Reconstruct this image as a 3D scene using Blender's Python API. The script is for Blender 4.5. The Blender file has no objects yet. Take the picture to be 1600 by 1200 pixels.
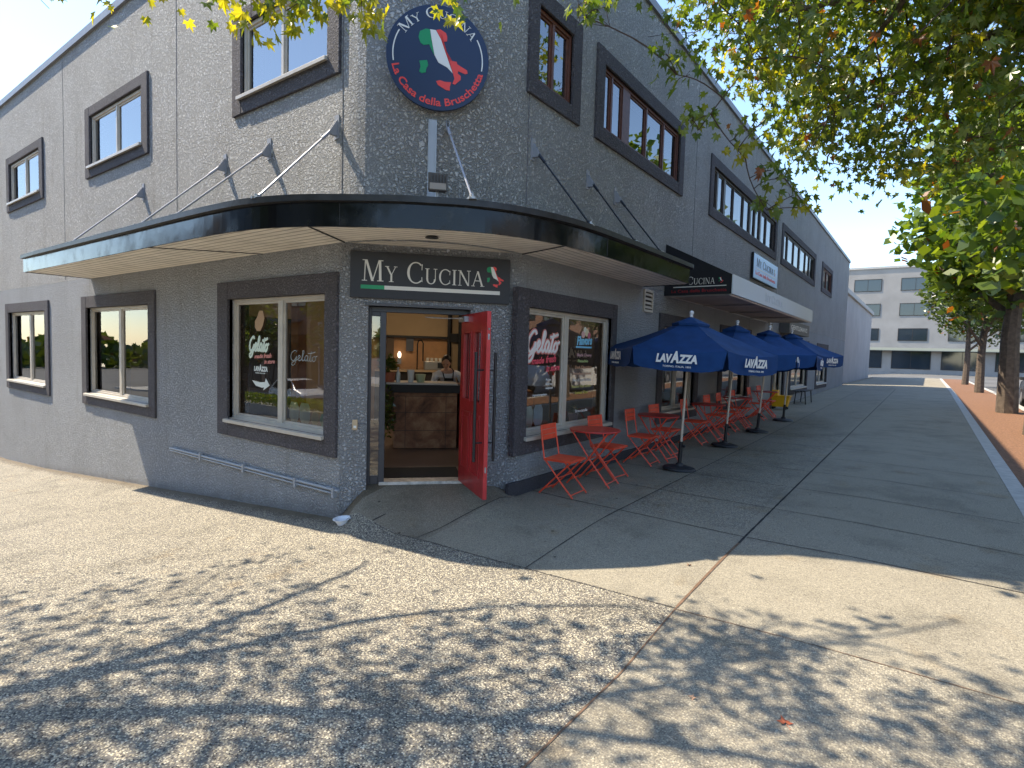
import bpy, math, random
from mathutils import Vector, Matrix
R=math.radians
sc=bpy.context.scene
# ------------------------------------------------------------------ camera
F,YAW,PIT,ROL=885.74,R(36.17),R(3.24),R(1.65)
CP=Vector((3.95,-4.02,1.75))
_fw=Vector((-math.sin(YAW)*math.cos(PIT),math.cos(YAW)*math.cos(PIT),-math.sin(PIT)))
_r=Vector((math.cos(YAW),math.sin(YAW),0)); _u=_r.cross(_fw)
CR=_r*math.cos(ROL)+_u*math.sin(ROL); CU=_u*math.cos(ROL)-_r*math.sin(ROL)
cam=bpy.data.cameras.new('camera'); co=bpy.data.objects.new('camera',cam)
sc.collection.objects.link(co); sc.camera=co
m=Matrix((CR,CU,-_fw)).transposed().to_4x4(); m.translation=CP; co.matrix_world=m
cam.sensor_width=36; cam.lens=36*F/1600; cam.clip_start=.05; cam.clip_end=2000
# ------------------------------------------------------------------ world, sun, exposure
PHI=R(16); EL=math.atan(1.36)
SUN=Vector((-math.cos(PHI)*math.cos(EL),-math.sin(PHI)*math.cos(EL),math.sin(EL)))
w=bpy.data.worlds.new('World'); sc.world=w; w.use_nodes=True
nt=w.node_tree; nt.nodes.clear()
sky=nt.nodes.new('ShaderNodeTexSky'); sky.sky_type='NISHITA'; sky.sun_disc=False
sky.sun_elevation=EL; sky.sun_rotation=math.atan2(SUN.x,SUN.y); sky.altitude=50; sky.air_density=1.0; sky.dust_density=.2; sky.ozone_density=1.6
bg=nt.nodes.new('ShaderNodeBackground'); bg.inputs['Strength'].default_value=.15
ow=nt.nodes.new('ShaderNodeOutputWorld')
nt.links.new(sky.outputs[0],bg.inputs[0]); nt.links.new(bg.outputs[0],ow.inputs[0])
sl=bpy.data.lights.new('sun','SUN'); sl.energy=3.65; sl.angle=R(.53); sl.color=(1,.885,.7)
so=bpy.data.objects.new('sun',sl); sc.collection.objects.link(so)
so.rotation_euler=SUN.to_track_quat('Z','Y').to_euler()
sc.view_settings.view_transform='Standard'; sc.view_settings.look='None'
sc.view_settings.exposure=1.45; sc.view_settings.gamma=1
try:
    sc.cycles.max_bounces=10; sc.cycles.transparent_max_bounces=24; sc.cycles.glossy_bounces=5
    sc.cycles.sample_clamp_indirect=6; sc.cycles.use_denoising=True
except Exception: pass
# ------------------------------------------------------------------ materials
def mat(name):
    M=bpy.data.materials.new(name); M.use_nodes=True
    b=M.node_tree.nodes['Principled BSDF']; return M,M.node_tree,b
def plain(name,col,rough=.5,metal=0,spec=.5,coat=0,var=0,vscale=8,bump=0,bscale=40,trans=0):
    M,t,b=mat(name); b.inputs['Base Color'].default_value=(*col,1); b.inputs['Roughness'].default_value=rough
    b.inputs['Metallic'].default_value=metal; b.inputs['Specular IOR Level'].default_value=spec; b.inputs['Coat Weight'].default_value=coat
    if var or bump:
        tc=t.nodes.new('ShaderNodeTexCoord')
        if var:
            n=t.nodes.new('ShaderNodeTexNoise'); n.inputs['Scale'].default_value=vscale; n.inputs['Detail'].default_value=6
            r=t.nodes.new('ShaderNodeMapRange'); r.inputs[1].default_value=.3; r.inputs[2].default_value=.7; r.inputs[3].default_value=1-var; r.inputs[4].default_value=1+var
            mx=t.nodes.new('ShaderNodeMix'); mx.data_type='RGBA'; mx.blend_type='MULTIPLY'; mx.inputs[0].default_value=1
            t.links.new(tc.outputs['Object'],n.inputs[0]); t.links.new(n.outputs[0],r.inputs[0]); mx.inputs[6].default_value=(*col,1)
            t.links.new(r.outputs[0],mx.inputs[7]); t.links.new(mx.outputs[2],b.inputs['Base Color'])
        if bump:
            n=t.nodes.new('ShaderNodeTexNoise'); n.inputs['Scale'].default_value=bscale; n.inputs['Detail'].default_value=4
            bp=t.nodes.new('ShaderNodeBump'); bp.inputs['Strength'].default_value=bump; bp.inputs['Distance'].default_value=.01
            t.links.new(tc.outputs['Object'],n.inputs[0]); t.links.new(n.outputs[0],bp.inputs['Height']); t.links.new(bp.outputs[0],b.inputs['Normal'])
    return M
def ramp(t,stops):
    c=t.nodes.new('ShaderNodeValToRGB'); e=c.color_ramp.elements
    while len(e)>1: e.remove(e[-1])
    e[0].position=stops[0][0]; e[0].color=(*stops[0][1],1)
    for p,q in stops[1:]:
        x=e.new(p); x.color=(*q,1)
    return c
def noise(t,vec,s,d=4,rough=.5,dist=0):
    n=t.nodes.new('ShaderNodeTexNoise'); n.inputs['Scale'].default_value=s; n.inputs['Detail'].default_value=d; n.inputs['Roughness'].default_value=rough; n.inputs['Distortion'].default_value=dist
    t.links.new(vec,n.inputs[0]); return n.outputs[0]
def mixc(t,a,b,f,mode='MIX'):
    x=t.nodes.new('ShaderNodeMix'); x.data_type='RGBA'; x.blend_type=mode
    for s,i in ((a,6),(b,7)):
        if isinstance(s,tuple): x.inputs[i].default_value=(*s,1)
        else: t.links.new(s,x.inputs[i])
    if isinstance(f,(int,float)): x.inputs[0].default_value=f
    else: t.links.new(f,x.inputs[0])
    return x.outputs[2]
def mth(t,op,a,b=0,c=0):
    x=t.nodes.new('ShaderNodeMath'); x.operation=op
    for i,s in enumerate((a,b,c)):
        if isinstance(s,(int,float)): x.inputs[i].default_value=s
        else: t.links.new(s,x.inputs[i])
    return x.outputs[0]
def smooth(t,v,a,b):
    x=t.nodes.new('ShaderNodeMapRange'); x.interpolation_type='SMOOTHSTEP'
    t.links.new(v,x.inputs[0]); x.inputs[1].default_value=a; x.inputs[2].default_value=b
    return x.outputs[0]
def stucco(name,col,scale=14,dist=.012,dirt_shade=.2,lower=False):
    M,t,b=mat(name); tc=t.nodes.new('ShaderNodeTexCoord'); v0=tc.outputs['Object']
    def blobs(sc,warp):
        nz=t.nodes.new('ShaderNodeTexNoise'); nz.inputs['Scale'].default_value=sc*1.1; nz.inputs['Detail'].default_value=3; t.links.new(v0,nz.inputs[0])
        ad=t.nodes.new('ShaderNodeVectorMath'); ad.operation='MULTIPLY_ADD'; t.links.new(nz.outputs[1],ad.inputs[0]); ad.inputs[1].default_value=(warp,)*3; t.links.new(v0,ad.inputs[2])
        vo=t.nodes.new('ShaderNodeTexVoronoi'); vo.feature='DISTANCE_TO_EDGE'; vo.inputs['Scale'].default_value=sc; t.links.new(ad.outputs[0],vo.inputs['Vector'])
        fine=noise(t,v0,sc*3.2,4,.6,.4); n5=noise(t,v0,sc*.8,3,.6,.3)
        plate=smooth(t,mth(t,'ADD',vo.outputs['Distance'],mth(t,'MULTIPLY',mth(t,'SUBTRACT',fine,.5),.22)),.0,.24)
        plate=mth(t,'MULTIPLY',plate,smooth(t,mth(t,'ADD',n5,mth(t,'MULTIPLY',fine,.3)),.34,.5))
        h=mth(t,'ADD',mth(t,'MULTIPLY',plate,.8),mth(t,'MULTIPLY',fine,.42))
        return plate,h
    plate,h=blobs(scale,.085)
    if lower:
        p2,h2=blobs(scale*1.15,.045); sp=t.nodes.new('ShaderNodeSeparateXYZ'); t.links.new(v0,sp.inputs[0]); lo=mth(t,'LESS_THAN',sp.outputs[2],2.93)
        def mixf(a_,b_): 
            x=t.nodes.new('ShaderNodeMix'); t.links.new(lo,x.inputs[0]); t.links.new(a_,x.inputs[2]); t.links.new(b_,x.inputs[3]); return x.outputs[0]
        plate=mixf(plate,p2); h=mixf(h,mth(t,'MULTIPLY',h2,.4))
    bp=t.nodes.new('ShaderNodeBump'); bp.inputs['Strength'].default_value=1; bp.inputs['Distance'].default_value=dist
    t.links.new(h,bp.inputs['Height']); t.links.new(bp.outputs[0],b.inputs['Normal'])
    c=mixc(t,tuple(x*(1-dirt_shade) for x in col),col,plate)  # crevices darkened in colour: dirt, plus shade that strengthens the plaster relief
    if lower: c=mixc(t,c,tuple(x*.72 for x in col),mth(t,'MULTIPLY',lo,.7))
    if lower: c=mixc(t,c,mixc(t,c,(.8,.83,.88),1,'MULTIPLY'),lo)  # same paint as above; blue of the sky light tinted into the lower colour
    c=mixc(t,c,(.92,.915,.91),smooth(t,noise(t,v0,.9,5,.6),.62,.35),'MULTIPLY')
    mp=t.nodes.new('ShaderNodeMapping'); mp.inputs['Scale'].default_value=(3,3,.35); t.links.new(v0,mp.inputs[0])
    c=mixc(t,c,(.82,.8,.77),smooth(t,noise(t,mp.outputs[0],1.3,6,.7),.52,.74),'MULTIPLY')
    if lower:
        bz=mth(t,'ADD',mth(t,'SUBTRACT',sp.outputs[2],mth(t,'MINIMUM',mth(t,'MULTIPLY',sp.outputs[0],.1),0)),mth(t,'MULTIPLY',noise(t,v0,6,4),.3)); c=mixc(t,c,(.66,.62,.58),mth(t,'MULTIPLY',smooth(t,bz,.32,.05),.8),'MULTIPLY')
    t.links.new(c,b.inputs['Base Color']); b.inputs['Roughness'].default_value=.8; b.inputs['Specular IOR Level'].default_value=.2
    return M
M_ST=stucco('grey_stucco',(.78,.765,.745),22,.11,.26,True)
M_TRIM=stucco('dark_trim_stucco',(.15,.138,.148),24,.02,.25)
M_BASE=stucco('dark_base_stucco',(.08,.078,.088),30,.005,.2)
M_BLACK=plain('black_frame_paint',(.012,.012,.014),.4,bump=.05)
def fascia_mat():
    M,t,b=mat('black_gloss_metal'); tc=t.nodes.new('ShaderNodeTexCoord'); v=tc.outputs['Object']
    n=noise(t,v,7,5,.6); b.inputs['Base Color'].default_value=(.012,.013,.016,1)
    c=mixc(t,(.006,.007,.009),(.025,.024,.022),smooth(t,n,.55,.75)); t.links.new(c,b.inputs['Base Color'])
    r=mth(t,'ADD',.1,mth(t,'MULTIPLY',smooth(t,noise(t,v,3,6,.7),.4,.75),.22)); t.links.new(r,b.inputs['Roughness'])
    bp=t.nodes.new('ShaderNodeBump'); bp.inputs['Strength'].default_value=.5; bp.inputs['Distance'].default_value=.012
    t.links.new(noise(t,v,1.7,2,.4),bp.inputs['Height']); t.links.new(bp.outputs[0],b.inputs['Normal'])
    b.inputs['Specular IOR Level'].default_value=.34
    return M
M_FAS=fascia_mat()
M_LIP=plain('grey_drip_edge',(.03,.03,.033),.45,.2,bump=.2,bscale=30,var=.3)
def soffit_mat(name,ang):
    M,t,b=mat(name); tc=t.nodes.new('ShaderNodeTexCoord'); sp=t.nodes.new('ShaderNodeSeparateXYZ'); t.links.new(tc.outputs['Object'],sp.inputs[0])
    d=mth(t,'ADD',mth(t,'MULTIPLY',sp.outputs[0],math.cos(ang)),mth(t,'MULTIPLY',sp.outputs[1],math.sin(ang)))
    f=mth(t,'FRACT',mth(t,'DIVIDE',d,.1)); tri=mth(t,'ABSOLUTE',mth(t,'SUBTRACT',f,.5))
    g=smooth(t,tri,.38,.46)
    c=mixc(t,(.9,.84,.74),(.4,.35,.29),g); c=mixc(t,c,(.85,.85,.85),smooth(t,noise(t,tc.outputs['Object'],3,4),.4,.7),'MULTIPLY')
    t.links.new(c,b.inputs['Base Color']); b.inputs['Roughness'].default_value=.55
    bp=t.nodes.new('ShaderNodeBump'); bp.inputs['Distance'].default_value=.02; t.links.new(g,bp.inputs['Height']); t.links.new(bp.outputs[0],b.inputs['Normal'])
    return M
M_BEIGE=plain('beige_window_frame',(.5,.45,.38),.45,var=.08)
M_BROWN=plain('brown_window_frame',(.13,.05,.035),.5,var=.25,vscale=20)
M_DFR=plain('dark_bronze_frame',(.06,.045,.04),.45,var=.2)
M_RED=plain('red_door_paint',(.4,.022,.026),.38,coat=.2,var=.22,vscale=4,bump=.12,bscale=25)
M_REDEDGE=plain('red_door_edge_paint',(.55,.04,.045),.35,var=.1)
M_ORANGE=plain('orange_red_powder_coat',(.8,.085,.036),.38,var=.1,vscale=12,bump=.03)
M_ORTOP=plain('red_table_paint',(.55,.045,.035),.35,var=.1)
M_NAVY=plain('navy_canvas',(.008,.046,.16),.75,spec=.25,var=.18,vscale=5,bump=.25,bscale=9)
M_WHITE=plain('white_paint',(.8,.8,.78),.45)
M_CREAM=plain('cream_lettering',(.72,.69,.62),.45)
M_DISC=plain('navy_sign_paint',(.007,.022,.075),.4)
M_SIGN=plain('charcoal_sign_board',(.022,.021,.024),.55,var=.1)
M_GREEN=plain('green_sign_paint',(.0,.28,.1),.45)
M_RSIGN=plain('red_sign_paint',(.85,.06,.05),.45)
M_DARKRED=plain('dark_red_lettering',(.3,.008,.012),.6)
M_LBLUE=plain('pale_blue_sign_panel',(.42,.62,.9),.35)
M_GREYTX=plain('grey_lettering',(.16,.17,.2),.5)
M_SILV=plain('silver_grey_awning_vinyl',(.66,.71,.78),.35)
M_AWN=plain('black_awning_fabric',(.009,.009,.012),.75,var=.2)
M_AWNU=plain('beige_awning_underside',(.55,.47,.4),.85,var=.15,vscale=2)
M_ALU=plain('aluminium_pole',(.62,.58,.53),.35,.7)
M_STEEL=plain('galvanised_steel',(.36,.37,.39),.42,.7,var=.2,vscale=30)
M_RODD=plain('dark_tie_rod',(.03,.03,.035),.4,.5)
M_RODW=plain('pale_tie_rod',(.36,.36,.39),.4,.3)
M_BLKP=plain('black_plastic',(.014,.014,.016),.45)
M_RUB=plain('dark_rubber_base',(.03,.03,.034),.6,bump=.1,var=.2)
M_CONC=plain('pale_precast_concrete',(.45,.43,.4),.85,var=.12,bump=.3)
M_TILE=None
def glass(name,ior=1.7,tint=(.82,.86,.86),fmul=1.0):
    M=bpy.data.materials.new(name); M.use_nodes=True; t=M.node_tree; t.nodes.clear()
    o=t.nodes.new('ShaderNodeOutputMaterial'); mx=t.nodes.new('ShaderNodeMixShader'); tr=t.nodes.new('ShaderNodeBsdfTransparent'); gl=t.nodes.new('ShaderNodeBsdfGlossy')
    fr=t.nodes.new('ShaderNodeFresnel'); fr.inputs[0].default_value=ior; tr.inputs[0].default_value=(*tint,1); gl.inputs['Roughness'].default_value=.0
    tc=t.nodes.new('ShaderNodeTexCoord'); bp=t.nodes.new('ShaderNodeBump'); bp.inputs['Strength'].default_value=.25; bp.inputs['Distance'].default_value=.004
    t.links.new(noise(t,tc.outputs['Object'],1.6,1),bp.inputs['Height']); t.links.new(bp.outputs[0],gl.inputs['Normal'])
    t.links.new(fr.outputs[0],mx.inputs[0]); t.links.new(tr.outputs[0],mx.inputs[1]); t.links.new(gl.outputs[0],mx.inputs[2]); t.links.new(mx.outputs[0],o.inputs[0])
    return M
M_GL=glass('window_glass',2.3); M_GLU=glass('upper_window_glass',4.0,(.75,.8,.82))
def emis(name,col,s):
    M,t,b=mat(name); b.inputs['Base Color'].default_value=(*col,1); b.inputs['Emission Color'].default_value=(*col,1); b.inputs['Emission Strength'].default_value=s; return M
def leafmat(name,c1,c2,tr=.5,red=True):
    M=bpy.data.materials.new(name); M.use_nodes=True; t=M.node_tree; t.nodes.clear()
    o=t.nodes.new('ShaderNodeOutputMaterial'); g=t.nodes.new('ShaderNodeNewGeometry')
    ri=g.outputs['Random Per Island']
    c=ramp(t,[(0,c1),(.55,tuple((a+b)/2 for a,b in zip(c1,c2))),(.965,c2)]+([(.975,(.26,.1,.03)),(1,(.2,.06,.02))] if red else [])); t.links.new(ri,c.inputs[0])
    d=t.nodes.new('ShaderNodeBsdfDiffuse'); s=t.nodes.new('ShaderNodeBsdfTranslucent'); gl=t.nodes.new('ShaderNodeBsdfGlossy'); gl.inputs['Roughness'].default_value=.35
    mx=t.nodes.new('ShaderNodeMixShader'); mx.inputs[0].default_value=tr; m2=t.nodes.new('ShaderNodeMixShader'); m2.inputs[0].default_value=.06
    tl=mixc(t,c.outputs[0],(1.9,1.65,.45),1,'MULTIPLY')
    t.links.new(c.outputs[0],d.inputs[0]); t.links.new(tl,s.inputs[0])
    t.links.new(d.outputs[0],mx.inputs[1]); t.links.new(s.outputs[0],mx.inputs[2]); t.links.new(mx.outputs[0],m2.inputs[1]); t.links.new(gl.outputs[0],m2.inputs[2]); t.links.new(m2.outputs[0],o.inputs[0])
    return M
M_LEAF=leafmat('maple_leaf_green',(.05,.11,.015),(.17,.24,.03))
M_LEAFM=leafmat('maple_leaf_mid_green',(.06,.12,.014),(.2,.26,.035),.5)
M_LEAFY=leafmat('maple_leaf_yellow_green',(.2,.25,.02),(.38,.36,.03),.6,False)
M_LEAFD=leafmat('dark_green_leaf',(.035,.07,.015),(.1,.14,.025),.35)
M_BARK=plain('grey_brown_bark',(.11,.085,.065),.9,var=.35,vscale=14,bump=.8,bscale=22)
M_TWIG=plain('dark_twig_bark',(.07,.045,.035),.85,var=.2)
# ------------------------------------------------------------------ mesh builder and tagging
C=sc.collection
class MB:
    def __init__(s): s.v=[]; s.f=[]; s.mi=[]; s.cur=0
    def add(s,vs,fs):
        k=len(s.v); s.v+= [tuple(q) for q in vs]; s.f+=[tuple(k+i for i in f) for f in fs]; s.mi+=[s.cur]*len(fs); return s
    def box(s,x0,x1,y0,y1,z0,z1,fr=None):
        P=[(x,y,z) for z in (z0,z1) for y in (y0,y1) for x in (x0,x1)]
        if fr: P=[fr(*p) for p in P]
        return s.add(P,[(0,2,3,1),(4,5,7,6),(0,1,5,4),(2,6,7,3),(0,4,6,2),(1,3,7,5)])
    def fbox(s,fr,u0,u1,z0,z1,o0,o1):   # frame box: u, z, out
        return s.box(u0,u1,z0,z1,o0,o1,fr)
    def prism(s,poly,fn,d0,d1):         # poly 2d, fn(x,y,d)->3d
        n=len(poly); k=[fn(x,y,d0) for x,y in poly]+[fn(x,y,d1) for x,y in poly]
        return s.add(k,[tuple(range(n))[::-1],tuple(range(n,2*n))]+[(i,(i+1)%n,n+(i+1)%n,n+i) for i in range(n)])
    def tube(s,pts,r,n=8,cap=True,flat=None):
        pts=[Vector(p) for p in pts]; N=len(pts); rs=r if isinstance(r,(list,tuple)) else [r]*N; rings=[]; up=None
        for i,p in enumerate(pts):
            d=(pts[min(i+1,N-1)]-pts[max(i-1,0)]); d=d.normalized() if d.length>1e-9 else Vector((0,0,1))
            if flat: a=flat[0].cross(d); a=a.normalized() if a.length>1e-6 else Vector((1,0,0)); b=flat[0]*flat[1]
            else:
                if up is None: up=Vector((0,0,1)) if abs(d.z)<.9 else Vector((1,0,0))
                a=up.cross(d)
                if a.length<1e-4: a=Vector((1,.1,0)).cross(d)
                a.normalize(); b=d.cross(a); up=b if not flat else up
            rings.append([p+a*math.cos(2*math.pi*j/n)*rs[i]+b*math.sin(2*math.pi*j/n)*rs[i] for j in range(n)])
        vs=[q for g in rings for q in g]; fs=[]
        for i in range(N-1):
            for j in range(n): fs.append((i*n+j,i*n+(j+1)%n,(i+1)*n+(j+1)%n,(i+1)*n+j))
        if cap: fs+= [tuple(range(n))[::-1],tuple((N-1)*n+j for j in range(n))]
        return s.add(vs,fs)
    def lathe(s,prof,c=(0,0,0),n=24,ax=None):
        vs=[];fs=[];c=Vector(c)
        for r,z in prof:
            for j in range(n):
                a=2*math.pi*j/n; p=Vector((r*math.cos(a),r*math.sin(a),z)); p=(ax@p if ax else p)+c; vs.append(p)
        for i in range(len(prof)-1):
            for j in range(n): fs.append((i*n+j,i*n+(j+1)%n,(i+1)*n+(j+1)%n,(i+1)*n+j))
        fs+=[tuple(range(n))[::-1],tuple((len(prof)-1)*n+j for j in range(n))]
        return s.add(vs,fs)
    def build(s,name,mt,parent=None,sm=False,bevel=0,loc=None):
        me=bpy.data.meshes.new(name); me.from_pydata(s.v,[],s.f); me.update()
        for q in (mt if isinstance(mt,list) else [mt]): me.materials.append(q)
        if isinstance(mt,list): me.polygons.foreach_set('material_index',s.mi)
        if sm:
            me.polygons.foreach_set('use_smooth',[True]*len(me.polygons))
            try: me.set_sharp_from_angle(angle=R(40))
            except Exception: pass
        o=bpy.data.objects.new(name,me); C.objects.link(o)
        if parent: o.parent=parent
        if loc: o.location=loc
        if bevel:
            b=o.modifiers.new('bevel','BEVEL'); b.width=bevel; b.segments=2; b.limit_method='ANGLE'
        return o
def tag(o,label,cat,group=None,kind=None):
    if label: o['label']=label
    if cat: o['category']=cat
    if group: o['group']=group
    if kind: o['kind']=kind
    return o
def thing(name,label,cat,loc=(0,0,0),rz=0,group=None):
    o=bpy.data.objects.new(name,None); C.objects.link(o); o.location=loc; o.rotation_euler=(0,0,rz); o.empty_display_size=.2
    return tag(o,label,cat,group)
def struct(o): o['kind']='structure'; return o
def dup(root,loc,rz=0,label=None,tilt=None):
    r=root.copy(); C.objects.link(r); r.location=loc; r.rotation_euler=(tilt[0] if tilt else 0,tilt[1] if tilt else 0,rz)
    if label: r['label']=label
    def rec(a,b):
        for ch in list(a.children):
            c=ch.copy(); C.objects.link(c); c.parent=b; rec(ch,c)
    rec(root,r); return r
# wall frames: u along the wall, z up, o outwards
FR=lambda u,z,o:(o,u,z)
FL=lambda u,z,o:(u,-o,z)
FD=lambda u,z,o:(-1.4+.670*u+.742*o,.742*u-.670*o,z)
# ------------------------------------------------------------------ lettering
def text_geo(s,size=1,extr=0,off=0,space=1):
    cu=bpy.data.curves.new('t','FONT'); cu.body=s; cu.size=size; cu.extrude=extr; cu.offset=off; cu.space_character=space; cu.resolution_u=3
    o=bpy.data.objects.new('t',cu); C.objects.link(o); bpy.context.view_layer.update()
    me=bpy.data.meshes.new_from_object(o.evaluated_get(bpy.context.evaluated_depsgraph_get()))
    vs=[tuple(v.co) for v in me.vertices]; fs=[tuple(p.vertices) for p in me.polygons]
    bpy.data.objects.remove(o); bpy.data.curves.remove(cu); bpy.data.meshes.remove(me)
    return vs,fs
def put_text(mb,s,fn,height,width=None,off=0,shear=0,cx=False,space=1,d=.002):
    """fn(x,y,d)->world; cap height = height; fitted to width"""
    vs,fs=text_geo(s,1,.5,off,space)
    if not vs: return
    x0=min(v[0] for v in vs); x1=max(v[0] for v in vs); cap=.73
    k=height/cap; kx=(width/(x1-x0)) if width else k
    W_=(x1-x0)*kx
    P=[]
    for x,y,z in vs:
        X=(x-x0)*kx+shear*y*k-(W_/2 if cx else 0); P.append(fn(X,y*k,d*(z+.5)))
    mb.add(P,fs)
def serif(ch):
    """strokes of a roman serif capital, unit height; returns (list of polygons, advance)"""
    def q(x0,y0,x1,y1,wd): return [(x0-wd/2,y0),(x0+wd/2,y0),(x1+wd/2,y1),(x1-wd/2,y1)]
    def sf(x,y,wd=.3,h=.035): return [(x-wd/2,y),(x+wd/2,y),(x+wd/2,y+h),(x-wd/2,y+h)]
    T,t_=.125,.05
    def ring(cx,cy,rx,ry,a0,a1,thick,thin,n=26):
        P=[];Q=[]
        for i in range(n+1):
            a=a0+(a1-a0)*i/n; c,s_=math.cos(a),math.sin(a); wd=thin+(thick-thin)*abs(c)
            P.append((cx+rx*c,cy+ry*s_)); Q.append((cx+(rx-wd)*c,cy+(ry-min(wd,thin*1.1))*s_))
        return [[P[i],P[i+1],Q[i+1],Q[i]] for i in range(n)]
    if ch=='I': return [q(.17,0,.17,1,T),sf(.17,0),sf(.17,.965)],.36
    if ch=='M': return [q(.16,0,.2,1,t_),q(.24,1,.56,.0,T),q(.56,0,.88,1,t_),q(.95,0,.92,1,T),sf(.16,0,.26),sf(.95,0,.32),sf(.17,.965,.22),sf(.98,.965,.22)],1.16
    if ch=='N': return [q(.17,0,.17,1,t_),q(.17,1,.78,0,T),q(.8,0,.8,1,t_),sf(.17,0,.27),sf(.14,.965,.24),sf(.8,.965,.27)],.98
    if ch=='A': return [q(.1,0,.42,1,t_),q(.42,1,.76,0,T),[(.2,.34),(.64,.34),(.63,.39),(.22,.39)],sf(.1,0,.25),sf(.77,0,.3)],.92
    if ch=='Y': return [q(.12,1,.41,.45,T),q(.71,1,.43,.45,t_),q(.42,0,.42,.47,T),sf(.42,0,.32),sf(.12,.965,.28),sf(.71,.965,.24)],.82
    if ch=='U': return [q(.18,.3,.18,1,T),q(.75,.3,.75,1,t_),sf(.18,.965,.3),sf(.75,.965,.26)]+ring(.45,.32,.325,.335,math.pi,2*math.pi,T,.055),.92
    if ch=='C': return ring(.5,.5,.45,.52,R(48),R(312),.13,.05)+[[(.79,.64),(.82,.64),(.84,.93),(.79,.9)],[(.79,.1),(.84,.07),(.82,.3),(.79,.3)]],.92
def put_serif(mb,word,fn,h,small=.78,d=.004,width=None):
    """word: first letters of words full height, the rest small capitals"""
    x=0; out=[]; first=True
    for ch in word:
        if ch==' ': x+=.42; first=True; continue
        k=1 if first else small; P,adv=serif(ch)
        out+= [[(x+a*k,b*k) for a,b in p] for p in P]; x+=adv*k+.03; first=False
    s=h if not width else width/x
    for i,p in enumerate(out):
        mb.prism([(a*s,b*h) for a,b in p],fn,0,d+.0004*(i%7))
    return x*s
IT={'g':[[(500,300),(545,280),(578,285),(590,360),(616,490),(590,440),(575,405),(530,410),(505,390),(490,345)],[(500,535),(560,530),(570,570),(555,600),(553,628),(520,635),(500,620),(510,580)]],
'w':[[(580,285),(625,292),(668,370),(765,638),(720,590),(650,550),(618,490),(592,360)]],
'r':[[(628,290),(660,285),(705,315),(715,345),(715,380),(685,385),(680,405),(705,455),(715,500),(745,535),(795,545),(800,565),(880,615),(885,640),(865,645),(810,620),(805,640),(830,660),(830,690),(785,730),(765,720),(780,680),(768,638),(670,370)],[(635,700),(665,692),(700,705),(755,710),(745,745),(745,778),(715,772),(680,750),(650,730)]]}
def italy(fn,cx,cy,s,parent,d=.004):
    for k,mt in (('g',M_GREEN),('w',M_WHITE),('r',M_RSIGN)):
        mb=MB()
        for p in IT[k]:
            mb.prism([(cx+(x-648)/407*s,cy-((y-512)-.133*(x-648))/422*s) for x,y in p][::-1],fn,0,d)
        mb.build('italy_map',mt,parent)
def catmull(P,n=6):
    out=[]
    for i in range(len(P)-1):
        p0=P[max(i-1,0)];p1=P[i];p2=P[i+1];p3=P[min(i+2,len(P)-1)]
        for j in range(n):
            t=j/n; out.append(tuple(.5*((2*b)+(-a+c)*t+(2*a-5*b+4*c-d)*t*t+(-a+3*b-3*c+d)*t**3) for a,b,c,d in zip(p0,p1,p2,p3)))
    out.append(tuple(P[-1])); return out
SCR=[[(.62,.86),(.52,1.0),(.35,.98),(.12,.72),(.05,.4),(.12,.12),(.3,.03),(.5,.22),(.6,.48),(.56,.1),(.42,-.3),(.22,-.42),(.12,-.25),(.35,-.05),(.7,.15),(.88,.32),(.95,.48),(.86,.56),(.76,.4),(.77,.15),(.9,.04),(1.08,.22),(1.27,.7),(1.31,.94),(1.22,1.0),(1.15,.6),(1.14,.15),(1.24,.05),(1.36,.2)],
[(1.66,.5),(1.52,.56),(1.38,.32),(1.44,.07),(1.58,.14),(1.69,.52),(1.64,.16),(1.71,.04),(1.84,.2),(2.0,.96)],[(2.0,.96),(1.88,.3),(1.9,.06),(2.03,.1),(2.12,.2)],[(1.7,.76),(2.0,.8),(2.36,.92)],
[(2.3,.52),(2.13,.42),(2.08,.16),(2.2,.03),(2.36,.2),(2.35,.42),(2.26,.53),(2.36,.46),(2.55,.56)]]
def script(mb,fn,x0,y0,s,r,sx=1,nrm=None,dep=.3,d=0,shear=.12):
    for st in SCR:
        pts=[fn(x0+(x+shear*y)*s*sx,y0+y*s,d) for x,y in catmull(st,5)]
        mb.tube(pts,r,8,flat=(nrm,dep))
# ------------------------------------------------------------------ terrain
def smin0(t,k): return .5*(t-math.sqrt(t*t+k*k))
def hbase(x,y):
    z=.035+.012*(max(0,min(y,30)-2))+.09*smin0(max(x,-14),.3)+.03*min(0,x+14)*(1 if x>-60 else 0)
    if x<=-60: z-=.03*46
    z+=.1*max(smin0(y-1.2,.5),-2.2)+.03*max(0,min(x,3.5)-.6)
    return z
def H(x,y):
    z=hbase(x,y)
    s=(x+1.4)*.670+y*.742; o=(x+1.4)*.742-y*.670
    if -.6<o<1.1:
        t=min(1,max(0,1-(o+.12)/1.0)); e=min(1,max(0,min(s/.27,(2.09-s)/.3)))
        z+=(.15-z)*t*e*e*(3-2*e)
    return z
def grid(xs,ys,off=0,fn=H,inside=None):
    mb=MB(); ix={}
    for i,x in enumerate(xs):
        for j,y in enumerate(ys): ix[i,j]=len(mb.v); mb.v.append((x,y,fn(x,y)+off))
    for i in range(len(xs)-1):
        for j in range(len(ys)-1):
            if inside and not inside((xs[i]+xs[i+1])/2,(ys[j]+ys[j+1])/2): continue
            mb.f.append((ix[i,j],ix[i+1,j],ix[i+1,j+1],ix[i,j+1])); mb.mi.append(0)
    return mb
def rng(a,b,s):
    n=max(1,round((b-a)/s)); return [a+(b-a)*i/n for i in range(n+1)]
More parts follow.
